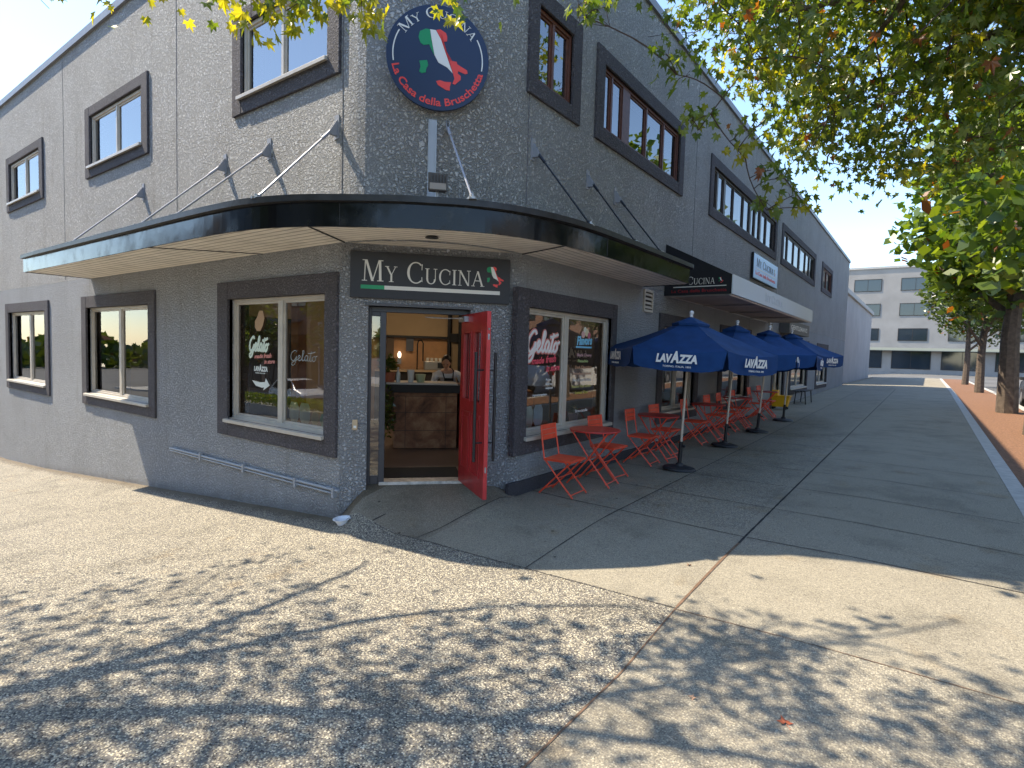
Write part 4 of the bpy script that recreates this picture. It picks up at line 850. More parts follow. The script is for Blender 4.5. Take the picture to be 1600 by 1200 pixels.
CT=thing('service_counter','service counter faced with rust brown tiles inside the doorway','counter')
mb=MB(); mb.fbox(FD,.60,1.60,.17,1.06,-3.0,-2.45); mb.build('tile_front',M_T,CT)
mb=MB()
for z in (.45,.74,1.0): mb.fbox(FD,.6,1.6,z,z+.006,-2.449,-2.446)
for s0 in (.78,1.42): mb.fbox(FD,s0,s0+.006,.17,1.0,-2.449,-2.4465)
mb.build('grout',M_DK,CT)
mb=MB(); mb.fbox(FD,.5,1.66,1.06,1.19,-3.05,-2.40); mb.build('fascia',M_DK,CT); mb=MB(); mb.fbox(FD,.48,1.6,1.19,1.215,-3.1,-2.38); mb.build('countertop',plain('pale_worktop_edge',(.55,.5,.45),.4),CT)  # dark box below the countertop stands in for the shaded recess under its overhang
mb=MB(); mb.fbox(FD,1.66,2.9,.17,1.1,-3.2,-2.6); mb.build('side_counter',M_T,CT)
BC=thing('back_counter','dark rear work counter with a pale top below the splashback','counter')
mb=MB(); mb.fbox(FD,.2,1.75,.17,1.27,-6.0,-5.45); mb.build('cabinet',M_DK,BC); mb=MB(); mb.fbox(FD,.2,1.75,1.27,1.31,-6.0,-5.4); mb.build('worktop',plain('timber_worktop',(.5,.36,.22),.4),BC)
def item(name,prof,mt,s,o_,z,lab,cat,n=16): mb=MB(); mb.lathe(prof,(0,0,0),n); ob=mb.build(name,mt,None,sm=True,loc=FD(s,z,o_)); tag(ob,lab,cat); return ob
item('bottle',[(.035,0),(.035,.14),(.012,.19),(.012,.24)],plain('clear_bottle',(.6,.62,.6),.15),.66,-2.55,1.216,'clear pump bottle on the left of the service counter','bottle')
item('cup',[(.045,0),(.06,.2),(.062,.2)],plain('clear_cup_stack',(.7,.68,.65),.25),.86,-2.62,1.216,'tall stack of clear cups on the counter','cup')
item('flower_pot',[(.06,0),(.085,.13),(.09,.13)],plain('pale_green_pot',(.42,.48,.3),.5),1.02,-2.65,1.216,'pale green pot on the counter right of the cups','pot')
item('flower_pot',[(.07,0),(.09,.15),(.095,.15)],plain('terracotta_pot',(.4,.12,.06),.6),.53,-2.6,1.216,'terracotta pot with a dark plant on the left end of the counter','pot')
rd=random.Random(5)
def leafball(name,c,r,n,mt,lab,cat,par=None,ls=.05,squash=1,droop=0):
    mb=MB()
    for i in range(n):
        d=Vector((rd.gauss(0,1),rd.gauss(0,1),rd.gauss(0,1))).normalized()*r*rd.random()**.4; d.z*=squash; p=d; a=Vector((rd.gauss(0,1),rd.gauss(0,1),rd.gauss(0,.6)-droop)).normalized()*ls; b_=a.cross(Vector((rd.gauss(0,1),rd.gauss(0,1),rd.gauss(0,1)))).normalized()*ls*.4
        mb.add([p-a,p+b_,p+a,p-b_],[(0,1,2,3)])
    ob=mb.build(name,mt,par,loc=c)
    if not par: tag(ob,lab,cat)
    return ob
leafball('counter_plant',FD(.5,1.5,-2.62),.16,170,M_LEAFD,'dark leafy plant at the left end of the service counter','plant')
leafball('hanging_plant',FD(.52,.75,-2.38),.14,160,M_LEAFD,'trailing plant hanging down beside the tiled counter','plant',squash=3.2)
pt_=item('flower_pot',[(.06,0),(.075,.12),(.08,.12)],plain('lilac_pot',(.42,.38,.55),.5),0,0,0,'lilac pot on the inner sill of the right-hand shop window','pot').location=FR(3.2,.76,-.2)
leafball('sill_plant',FR(3.2,.93,-.2),.09,60,M_LEAFD,'small plant in the lilac pot behind the right-hand shop window','plant',ls=.03)
mb=MB(); mb.fbox(FD,1.22,1.68,1.31,1.5,-5.9,-5.5)
cm=mb.build('coffee_machine',plain('steel_machine',(.35,.33,.3),.35,.6),None,bevel=.015); tag(cm,'low steel coffee machine with cups on top on the rear counter','coffee machine')
q=MB(); q.fbox(FD,1.5,1.64,1.36,1.47,-5.5,-5.49); q.build('screen',M_BLACK,cm)
for i in range(4): q=MB(); q.lathe([(.03,0),(.038,.07)],FD(1.3+.09*i,1.5,-5.7),10); q.build('cup',M_CREAM,cm)
mb=MB(); mb.tube([FD(1.08,1.31,-5.8),FD(1.08,1.85,-5.8),FD(1.1,1.93,-5.8),FD(1.16,1.95,-5.78),FD(1.2,1.88,-5.75),FD(1.2,1.5,-5.75)],.014,8); tag(mb.build('spring_tap',M_BLKP,None,sm=True),'tall bent spring tap in front of the splashback','tap')
mb=MB(); mb.fbox(FD,.28,1.44,.165,.172,-.95,-.33); dm=mb.build('door_mat',plain('black_rubber_mat',(.012,.012,.012),.9,bump=.4)); tag(dm,'black mat on the floor just inside the doorway','mat')
# hanging figurine lamp and framed picture on the back wall
PL=thing('wall_lamp','small glowing lamp on the back wall of the cafe left of the tap','lamp'); mb=MB(); mb.lathe([(.01,0),(.035,.03),(.04,.09),(.015,.14)],FD(.70,1.55,-5.85),12); mb.build('lamp_bulb',emis('warm_bulb',(1,.75,.55),1.2),PL)
mb=MB(); mb.fbox(FD,.66,.74,1.42,1.55,-5.95,-5.82); mb.build('lamp_base',M_STEEL,PL)
mb=MB(); mb.fbox(FD,.84,1.0,1.7,2.0,-5.98,-5.94); tag(mb.build('picture',plain('dark_print',(.09,.1,.13),.5),None),'small dark picture hanging above the lamp on the back wall','picture')
mb=MB(); mb.fbox(FD,.42,.58,1.32,1.98,-5.98,-5.94); tag(mb.build('menu_board',plain('brown_board',(.1,.07,.05),.6),None),'tall dark board leaning at the left of the splashback','board')
for i,(s_,o_) in enumerate([(1.0,-4.3),(3.4,-3.2),(-1.6,-3.4)]):
    LP=thing('ceiling_lamp',['ceiling lamp over the service counter seen through the doorway','ceiling lamp behind the right-hand shop window','ceiling lamp behind the left-hand shop window'][i],'lamp'); mb=MB(); mb.fbox(FD,s_-.3,s_+.3,2.7,2.76,o_-.09,o_+.09); mb.build('diffuser',emis('warm_ceiling_light',(1,.78,.52),10),LP); mb=MB(); mb.fbox(FD,s_-.33,s_+.33,2.758,2.78,o_-.12,o_+.12); mb.build('lamp_body',M_BLKP,LP)
# ------------------------------------------------------------------ person behind the counter
M_SKIN=plain('skin',(.5,.28,.19),.5); M_HAIR=plain('dark_hair',(.02,.013,.01),.5); M_SHIRT=plain('pale_grey_shirt',(.72,.72,.74),.8); M_APR=plain('black_apron',(.015,.015,.018),.8)
def skin(name,nodes,edges,mt,par,sub=2):
    me=bpy.data.meshes.new(name); me.from_pydata([n[0] for n in nodes],edges,[]); o=bpy.data.objects.new(name,me); C.objects.link(o); o.parent=par; me.materials.append(mt)
    s=o.modifiers.new('skin','SKIN'); s.use_smooth_shade=True
    lay=me.skin_vertices or None
    if not lay:
        bpy.context.view_layer.objects.active=o; bpy.ops.object.skin_loose_mark_clear if False else None
    if not me.skin_vertices: me.attributes.new('skin_dummy','FLOAT','POINT')
    for i,n in enumerate(nodes):
        r=n[1]; r=r if isinstance(r,tuple) else (r,r)
        me.skin_vertices[0].data[i].radius=r; me.skin_vertices[0].data[i].use_root=(i==0)
    ss=o.modifiers.new('sub','SUBSURF'); ss.levels=sub; ss.render_levels=sub; return o
px_,py_,_=FD(1.55,0,-3.45)
PS=thing('person','woman with dark tied hair bending over the counter, pale shirt and dark apron','person',(px_,py_,.162),math.atan2(-.670,.742))
# local frame: x towards the door, y to her left (image right when facing us = -y)
def person():
    # pelvis root, spine bending forward, legs, arms
    N=[((0,0,.86),(.15,.12)),((.02,0,1.0),(.14,.11)),((.08,-.02,1.12),(.15,.11)),((.15,-.04,1.2),(.13,.09)),((.2,-.05,1.25),.05),((.24,-.06,1.29),.052),
       ((0,.1,.78),.09),((.03,.11,.45),.06),((-.02,.11,.08),.04),((.1,.12,.03),.035),((0,-.1,.78),.09),((.03,-.11,.45),.06),((-.02,-.11,.08),.04),((.1,-.12,.03),.035),
       ((.14,.17,1.16),.055),((.2,.24,.98),.042),((.42,.16,1.0),.032),((.52,.1,1.03),.02),((.14,-.24,1.14),.055),((.22,-.3,.96),.042),((.42,-.2,1.0),.032),((.52,-.15,1.03),.02)]
    E=[(0,1),(1,2),(2,3),(3,4),(4,5),(0,6),(6,7),(7,8),(8,9),(0,10),(10,11),(11,12),(12,13),(3,14),(14,15),(15,16),(16,17),(3,18),(18,19),(19,20),(20,21)]
    # fingers
    for h,(b,s) in ((17,((.52,.1,1.03),1)),(21,((.52,-.15,1.03),-1))):
        for f in range(4):
            k=len(N); y=b[1]+(f-1.5)*.018; N+= [((b[0]+.045,y,b[2]+.0),.0085),((b[0]+.075-.006*abs(f-1.3),y,b[2]-.02),.007)]; E+=[(h,k),(k,k+1)]
        k=len(N); N+=[((b[0]+.02,b[1]-s*.04,b[2]-.01),.009)]; E+=[(h,k)]
    return N,E
try:
    N,E=person()
    me=bpy.data.meshes.new('body'); me.from_pydata([n[0] for n in N],E,[]); bo=bpy.data.objects.new('body',me); C.objects.link(bo); bo.parent=PS
    bm_sk=bo.modifiers.new('skin','SKIN'); bm_sk.use_smooth_shade=True
    import bmesh
    def setskin(me,N):
        bm=bmesh.new(); bm.from_mesh(me); l=bm.verts.layers.skin.verify(); bm.verts.ensure_lookup_table()
        for i,n in enumerate(N): r=n[1]; bm.verts[i][l].radius=(r if isinstance(r,tuple) else (r,r)); bm.verts[i][l].use_root=(i==0)
        bm.to_mesh(me); bm.free()
    setskin(me,N); me.materials.append(M_SKIN); s2=bo.modifiers.new('sub','SUBSURF'); s2.levels=s2.render_levels=2
    def sleeve(name,idx,ed,grow,mt):
        me=bpy.data.meshes.new(name); me.from_pydata([N[i][0] for i in idx],ed,[]); o=bpy.data.objects.new(name,me); C.objects.link(o); o.parent=PS; m_=o.modifiers.new('skin','SKIN'); m_.use_smooth_shade=True
        def g(r): return tuple(q+grow for q in r) if isinstance(r,tuple) else (r+grow,r+grow)
        setskin(me,[(0,g(N[i][1])) for i in idx]); me.materials.append(mt); s=o.modifiers.new('sub','SUBSURF'); s.levels=s.render_levels=2
    sleeve('shirt',[0,1,2,3,14,15,18,19],[(0,1),(1,2),(2,3),(3,4),(4,5),(3,6),(6,7)],.012,M_SHIRT)
    sleeve('trousers',[0,6,7,8,10,11,12],[(0,1),(1,2),(2,3),(0,4),(4,5),(5,6)],.012,M_BLKP)
except Exception as ex: print('person failed',ex)
hc=Vector((.28,-.07,1.37)); tilt=Matrix.Rotation(R(28),3,'Y')@Matrix.Rotation(R(-12),3,'Z')
def ell(mb,c,rx,ry,rz,n=18,zmin=-1,cut=None):
    prof=[]; m_=10; vs=[];fs=[]
    for i in range(m_+1):
        a=-math.pi/2+math.pi*i/m_
        for j in range(n):
            b_=2*math.pi*j/n; p=Vector((math.cos(a)*math.cos(b_)*rx,math.cos(a)*math.sin(b_)*ry,math.sin(a)*rz))
            if a<0: p.x*=1+.12*math.sin(a)*(1 if p.x<0 else -.2); p.y*=1+.28*math.sin(a)
            vs.append(hc+tilt@(Vector(c)+p))
    for i in range(m_):
        for j in range(n): fs.append((i*n+j,i*n+(j+1)%n,(i+1)*n+(j+1)%n,(i+1)*n+j))
    mb.add(vs,fs)
mb=MB(); ell(mb,(0,0,0),.098,.076,.118); ell(mb,(.1,0,-.012),.014,.012,.028,10); ell(mb,(.002,.076,-.01),.012,.01,.028,8); ell(mb,(.002,-.076,-.01),.012,.01,.028,8); mb.build('head',M_SKIN,PS,sm=True)
mb=MB(); ell(mb,(.088,.03,.012),.01,.013,.006,8); ell(mb,(.088,-.03,.012),.01,.013,.006,8); mb.build('eyes',M_HAIR,PS,sm=True)
mb=MB(); ell(mb,(.086,0,-.062),.01,.022,.006,8); mb.build('mouth',plain('lips',(.4,.12,.1),.5),PS,sm=True)
mb=MB(); ell(mb,(-.022,0,.026),.1,.085,.112); ell(mb,(-.11,0,.02),.045,.04,.045,12); mb.build('hair',M_HAIR,PS,sm=True)
mb=MB(); mb.prism([(-.1,.75),(.1,.75),(.08,1.1),(-.08,1.1)],lambda x,y,d:(.17+(y-.75)*.25+d,-.02+x,y+.0),0,.012); mb.tube([(.27,.05,1.1),(.22,.06,1.24),(.16,.02,1.28),(.14,-.08,1.28),(.2,-.13,1.22),(.27,-.1,1.1)],.01,6); mb.build('apron',M_APR,PS)
# ------------------------------------------------------------------ trees
LEAFP=[]
for i,(a,r) in enumerate([(-125,.45),(-100,.4),(-75,.72),(-55,.46),(-36,.92),(-16,.6),(0,1.08),(16,.6),(36,.92),(55,.46),(75,.72),(100,.4),(125,.45)]): LEAFP.append((math.sin(R(a))*r,math.cos(R(a))*r))
def leaf(mb,p,d,n,s,rd):
    """p stalk end, d pointing direction, n leaf normal"""
    d=d.normalized(); sd=d.cross(n); 
    if sd.length<1e-3: return
    sd.normalize(); n=sd.cross(d); fold=.12+.25*rd.random(); droop=.2+.3*rd.random()
    vs=[p+d*.12*s]; 
    for x,y in LEAFP: vs.append(p+(sd*x+d*(y+.12)+n*(abs(x)*fold-y*y*droop*(1 if y>0 else 0)))*s)
    mb.add(vs,[(0,i+1,i+2) for i in range(len(LEAFP)-1)])
def twig_path(a,b,rd,n=5,sag=.1):
    out=[]; L=(b-a).length; o=Vector((rd.uniform(-1,1),rd.uniform(-1,1),rd.uniform(-.3,.8)))*L*.12
    for i in range(n+1):
        t=i/n; out.append(a.lerp(b,t)+o*math.sin(math.pi*t)-Vector((0,0,sag*L*t*t)))
    return out
def build_tree(root,trunk,limbs,clusters,rd,lm,nl=16,ls=.1,cr=.22,bark=M_BARK,yel=None,droop=.5,small=10**6):
    """trunk, limbs: lists of (points,r0,r1) in world; clusters: points"""
    o0=Vector(root.location); mb=MB(); nodes=[]
    for pts,r0,r1 in [trunk]: 
        P=[Vector(q)-o0 for q in catmull(pts,4)]; mb.tube(P,[r0+(r1-r0)*i/(len(P)-1) for i in range(len(P))],10)
    mb.build('trunk',bark,root,sm=True)
    for pts,r0,r1 in limbs:
        mb=MB(); P=[Vector(q) for q in catmull(pts,5)]; Pl=[q-o0+Vector((rd.uniform(-1,1),rd.uniform(-1,1),rd.uniform(-1,1)))*.02 for q in P]
        mb.tube(Pl,[r0+(r1-r0)*i/(len(P)-1) for i in range(len(P))],7); nodes+=P[len(P)//5:]; mb.build('limb',bark,root,sm=True)
    tw=MB(); lv=MB(); lv2=MB()
    for ci,c in enumerate(clusters):
        c=Vector(c); nb=min(nodes,key=lambda q:(q-c).length+.3*max(0,c.z-q.z)*0)
        P=twig_path(nb,c,rd); L=(c-nb).length; tw.tube([q-o0 for q in P],[.004+.006*min(L,2)*(1-i/len(P)) for i in range(len(P))],5,cap=False)
        if L>.5 and len(nodes)<900: nodes+=P[2:]
        tgt=lv2 if (yel and rd.random()<yel) else lv; k=int(nl*(.6+.8*rd.random())); cr_s=cr if ci<small else cr*.4; k=k if ci<small else 12
        for j in range(3):
            e=c+Vector((rd.gauss(0,1),rd.gauss(0,1),rd.gauss(-.3,.7)))*cr_s*.8; tw.tube([q-o0 for q in twig_path(P[-2],e,rd,3)],.003,4,cap=False)
        for j in range(k):
            p=c+Vector((rd.gauss(0,1),rd.gauss(0,1),rd.gauss(0,.75)))*cr_s; d=Vector((rd.gauss(0,1),rd.gauss(0,1),-droop-abs(rd.gauss(0,.5)))); nrm=Vector((rd.gauss(0,.6),rd.gauss(0,.6),1))
            leaf(tgt,p-o0,d,nrm,ls*rd.uniform(.65,1.2),rd)
    tw.build('twigs',M_TWIG,root)
    cr_=lv.build('crown',lm,root)
    if lv2.v: lv2.build('crown',M_LEAFY,root)
# left street tree: its crown throws the dappled shade over the foreground
rd=random.Random(11)
hs=SUN/SUN.z   # horizontal shift per metre of height towards the sun
TL=thing('street_tree','leafy maple whose yellow-green leaf sprays hang at the top left before the upper window','tree',(-3.4,-5.2,H(-3.4,-5.2)))
zb=H(-3.4,-5.2)
trunk=([(-3.4,-5.2,zb-.1),(-3.35,-5.1,1.2),(-3.2,-4.8,2.6),(-3.1,-4.5,3.8)],.2,.13)
limbs=[([(-3.1,-4.5,3.8),(-2.4,-3.6,4.6),(-1.5,-2.9,5.1),(-.5,-2.4,5.3),(.5,-2.1,5.4)],.07,.015),([(-3.15,-4.6,3.4),(-2.6,-4.3,4.4),(-1.6,-4.1,5.1),(-.4,-3.8,5.4),(.6,-3.6,5.5)],.06,.012),
([(-3.1,-4.5,3.8),(-3.2,-3.6,4.7),(-3.0,-2.6,5.2),(-2.5,-1.9,5.4),(-1.4,-1.3,5.3)],.055,.012),([(-3.1,-4.5,3.8),(-3.6,-4.2,4.9),(-4.0,-3.2,5.6),(-4.3,-2.0,5.9)],.08,.02),([(-1.5,-2.9,5.1),(-.9,-2.0,5.2),(-.3,-1.3,5.1),(.3,-.9,4.95)],.035,.012),
([(-3.1,-4.5,3.8),(-3.0,-4.6,5.0),(-2.6,-4.4,6.2),(-2.4,-4.2,7.2)],.09,.03)]
cl=[]
def above(p,px,py,slope=0):   # keeps the crown's drooping underside above a slanting sheet
    d=Vector(p)-CP; f_=d.dot(_fw); X=800+F*d.dot(CR)/f_; Y_=600-F*d.dot(CU)/f_; return f_<.3 or Y_<py+slope*(X-px)
tries=0
while len(cl)<235 and tries<12000:
    tries+=1; gx_,gy_=rd.uniform(-2.2,5.2),rd.uniform(-4.6,.1); z=rd.uniform(4.4,6.0)
    rho=gx_*.588-gy_*.809; lam=gx_*.809+gy_*.588
    dn=.8 if rho>2.0 else (.45 if rho>1.7 else .06)
    if lam>1.5 and rho>1.55: dn=max(dn,.95 if rho>1.95 else .5)
    if lam<-.25 and rho>.1: dn=max(dn,.7)
    cl_n=.5+.5*math.sin(gx_*3.1+1.3*math.sin(gy_*2.3))*math.sin(gy_*3.7+gx_*.8)
    if rd.random()>dn*(.45+.75*cl_n): continue
    p=(gx_+hs.x*(z+.1),gy_+hs.y*(z+.1),z)
    if not above(p,600,-20,.04): continue
    cl.append(p)
def at(px,py,dep):
    v=_fw+CR*((px-800)/F)+CU*((600-py)/F); return tuple(CP+v*dep)
hang=[(362,8,4.6),(392,52,4.3),(378,34,4.4),(425,22,4.4),(446,40,4.3),(470,6,4.5),(500,18,4.4),(522,8,4.5),(545,4,4.5),(565,38,4.3),(578,22,4.3),(572,8,4.4),(700,4,4.6),(706,30,4.6),(452,8,4.4),(410,4,4.5),(486,-14,4.5),(540,-18,4.5),(380,-20,4.5),(620,-30,4.6)]
build_tree(TL,trunk,limbs,cl,rd,M_LEAF,nl=36,ls=.076,cr=.25,yel=.35)
o0=Vector(TL.location); lv=MB(); tw=MB(); top=[Vector(at(340,-120,4.8)),Vector(at(470,-110,4.8)),Vector(at(580,-110,4.6)),Vector(at(700,-120,4.8))]
tw.tube([Vector(q)-o0 for q in catmull([(-.9,-2.4,5.2),tuple(top[1]),tuple(top[2]),tuple(top[3])],5)],.012,6); tw.tube([Vector(q)-o0 for q in catmull([(-1.6,-2.7,5.1),tuple(top[0]),tuple(Vector(at(330,-60,4.7)))],5)],.01,6)
for (a,b_,c_) in hang:
    c=Vector(at(a,b_,c_)); nb=min(top,key=lambda q:(q-c).length); P=twig_path(nb,c+Vector((0,0,.05)),rd,5,-.05); tw.tube([q-o0 for q in P],[.005,.0045,.004,.0035,.003,.0025],5,cap=False)
    for j in range(6 if a<650 else 3):
        p=c+Vector((rd.gauss(0,1),rd.gauss(0,1),rd.gauss(0,1)))*.055; leaf(lv,p-o0,Vector((rd.gauss(0,.7),rd.gauss(0,.7),-1)),Vector((rd.gauss(0,1),rd.gauss(-.8,.7),.5)),rd.uniform(.06,.1),rd)
tw.build('hanging_twigs',M_TWIG,TL); lv.build('hanging_leaves',M_LEAFY,TL)
# right street tree reaching over the footpath
TR=thing('street_tree','dense green maple branches filling the sky at the upper right, over the footpath','tree',(5.6,2.2,H(5.6,2.2)))
trunk=([(5.6,2.2,-.1),(5.55,2.25,1.5),(5.4,2.4,3.0),(5.2,2.6,4.2)],.19,.13)
limbs=[([(5.2,2.6,4.2),(4.5,2.7,5.0),(3.6,2.9,5.4),(2.7,3.0,5.6),(1.9,3.1,5.8)],.08,.015),([(5.2,2.6,4.2),(4.6,3.4,5.0),(3.8,4.3,5.3),(2.9,5.1,5.4),(2.3,5.9,5.5)],.08,.015),([(5.25,2.5,4.0),(4.8,1.8,4.9),(4.1,1.4,5.7),(3.3,1.3,6.3),(2.4,1.5,6.8)],.07,.015),
([(5.2,2.6,4.2),(5.3,2.8,5.5),(5.0,3.0,6.6),(4.4,3.2,7.6)],.08,.02),([(5.2,2.6,4.2),(5.8,3.4,5.2),(6.0,4.4,6.0),(5.6,5.6,6.5)],.07,.02),([(3.6,2.9,5.4),(3.2,3.5,5.2),(2.9,4.2,4.8),(2.7,4.7,4.4)],.03,.008),([(3.8,4.3,5.3),(3.6,5.0,4.9),(3.4,5.8,4.5)],.025,.008)]
cl=[]; tries=0
while len(cl)<500 and tries<30000:
    tries+=1; p=Vector((rd.gauss(0,1),rd.gauss(0,1),rd.gauss(0,1))).normalized()*(rd.random()**.5); p=Vector((4.1+p.x*3.0,3.3+p.y*3.2,6.1+p.z*2.3))
    d=p-CP; f_=d.dot(_fw)
    if f_>.4:
        X=800+F*d.dot(CR)/f_; Y_=600-F*d.dot(CU)/f_
        lim=-90 if X<880 else (-48+(X-880)*.55 if X<1000 else (18+(X-1000)*.62 if X<1150 else (111+(X-1150)*1.3 if X<1290 else 276)))
        if Y_>lim+rd.gauss(0,12): continue
        if 1060<X<1230 and 30<Y_<260 and rd.random()<.5: continue
    cl.append(p)
NS=len(cl)
for q in [(1092,192,5.6),(1080,185,5.6),(1165,238,5.8),(1198,320,6.0),(1058,108,5.4),(1150,205,5.9),(1040,78,5.3),(1205,262,5.8),(1220,275,5.8),(1240,300,6),(1248,320,6),(1190,185,5.8),(915,8,5.2),(935,12,5.3),(905,2,5.0),(1230,220,5.9),(1245,250,5.9)]: cl.append(at(*q))
build_tree(TR,trunk,limbs,cl,rd,M_LEAFM,nl=46,ls=.086,cr=.23,yel=.1,small=NS)
# trees across both streets, each a copy of one of two builds
def far_tree(seed,h,r):
    rd=random.Random(seed); t=thing('street_tree','x','tree',group='trees across the street')
    mb=MB(); mb.tube([(0,0,-.2),(.05,0,h*.25),(-.05,.05,h*.5),(0,0,h*.75)],[.2,.16,.11,.05],8)
    for k in range(7): a=k*.9; z=h*(.3+.06*k); mb.tube([(0,0,z),(math.cos(a)*r*.4,math.sin(a)*r*.4,z+h*.12),(math.cos(a)*r*.75,math.sin(a)*r*.75,z+h*.2)],[.08,.05,.02],6)
    mb.build('trunk',M_BARK,t,sm=True); mb=MB(); cs=[]
    for k in range(46):
        d=Vector((rd.gauss(0,1),rd.gauss(0,1),rd.gauss(0,1))).normalized()*(rd.random()**.45); cs.append((Vector((d.x*r,d.y*r,h*.66+d.z*h*.32)),r*rd.uniform(.18,.34)))
    for c,cr in cs:
        for j in range(95):
            d=Vector((rd.gauss(0,1),rd.gauss(0,1),rd.gauss(0,1))).normalized()*cr*rd.random()**.35; p=c+d; a=Vector((rd.gauss(0,1),rd.gauss(0,1),rd.gauss(0,.5))).normalized()*rd.uniform(.09,.17); b_=a.cross(Vector((rd.gauss(0,1),rd.gauss(0,1),rd.gauss(0,1)))).normalized()*a.length*.55
            mb.add([p-a,p+b_,p+a*.9,p-b_],[(0,1,2,3)])
    mb.build('crown',M_LEAFD if seed%2 else M_LEAF,t); return t
FT=[far_tree(1,7.5,2.6),far_tree(2,6.2,2.2)]
spots=[(-18.3,-13.6,'tree in the planter line of the left-hand street, reflected in the left shop window'),(-34,-14.6,'tree farther down the left-hand street'),(-12,-20,'third tree down the left-hand street'),(17.2,6,'tree across the right-hand street opposite the umbrellas'),(17.6,14,'second tree across the right-hand street'),(17.3,23,'third tree across the right-hand street'),(17.5,36,'fourth tree across the right-hand street'),(6.0,19,'kerbside tree in the mulch beyond the umbrellas'),(6.0,31,'farther kerbside tree in the mulch strip'),(-38,-18.5,'last tree down the left-hand street'),(2,-20,'tree across the left-hand street, behind the photographer'),(17,-4,'tree across the right-hand street, beside the corner'),(-46,6,'tree at the far left end of the building'),(17.4,50,'fifth tree across the right-hand street'),(6,44,'last kerbside tree in the mulch strip'),(6.0,12.8,'kerbside tree nearest the umbrellas, mirrored in the right-hand shop window')]
for i,(x,y,lb) in enumerate(spots):
    z=hbase(x,y)-.1
    if i<2: FT[i].location=(x,y,z); FT[i]['label']=lb
    else:
        q_=dup(FT[i%2],(x,y,z),i*1.3,lb)
        if y<-10: q_.scale=(1.3,1.3,1.5)
        if x==6.0 and y<25: q_.scale=(1.45,1.45,1.6)
# ------------------------------------------------------------------ mulch bed, far kerbs, planters
M_MUL=plain('orange_brown_mulch',(.19,.095,.05),.95,var=.5,vscale=30,bump=.8,bscale=60)
def slab(name,x0,x1,y0,y1,mt,lift,kind='structure',st=2):
    mb=grid(rng(x0,x1,st),rng(y0,y1,st),lift,hbase); nx=len(rng(x0,x1,st)); ny=len(rng(y0,y1,st)); k=len(mb.v)
    xs_,ys_=rng(x0,x1,st),rng(y0,y1,st)
    per=[(x,y0) for x in xs_]+[(x1,y) for y in ys_[1:]]+[(x,y1) for x in xs_[::-1][1:]]+[(x0,y) for y in ys_[::-1][1:]]
    for a,b_ in zip(per[:-1],per[1:]): mb.add([(*a,hbase(*a)+lift),(*b_,hbase(*b_)+lift),(*b_,hbase(*b_)+lift-.4),(*a,hbase(*a)+lift-.4)],[(3,2,1,0)])
    o=mb.build(name,mt); o['kind']=kind; return o
slab('mulch_bed',5.06,6.5,-1.5,60,M_MUL,-.01); slab('kerb',6.5,6.7,-1.5,60,M_KERB,.0)
slab('pavement',15.5,21,-60,60,M_CONC,0); slab('pavement',-60,15,-22,-17.5,M_CONC,0)
slab('verge',-60,-24.3,.5,60,M_CONC,-.02)
def hedge(x0,x1,y0,y1,zt,label):
    rdh=random.Random(int(x0*7+y0)); t=thing('hedge_planter',label,'planter',((x0+x1)/2,(y0+y1)/2,hbase((x0+x1)/2,(y0+y1)/2)-.1)); o=Vector(t.location); mb=MB(); mb.box(x0-o.x,x1-o.x,y0-o.y,y1-o.y,-.3,.5); mb.build('planter_wall',M_CONC,t,bevel=.02)
    mb=MB(); V=(x1-x0)*(y1-y0)
    for i in range(int(V*420)):
        p=Vector((rdh.uniform(x0-.1,x1+.1)-o.x,rdh.uniform(y0-.1,y1+.1)-o.y,.5+rdh.random()**.6*zt)); a=Vector((rdh.gauss(0,1),rdh.gauss(0,1),rdh.gauss(0,1))).normalized()*.07; b_=a.cross(Vector((rdh.gauss(0,1),rdh.gauss(0,1),rdh.gauss(0,1)))).normalized()*.035; mb.add([p-a,p+b_,p+a,p-b_],[(0,1,2,3)])
    mb.build('foliage',M_LEAF,t)
hedge(-34,-16,-12.9,-11.9,.45,'long low hedge in a pale concrete planter in the middle of the left-hand street'); 
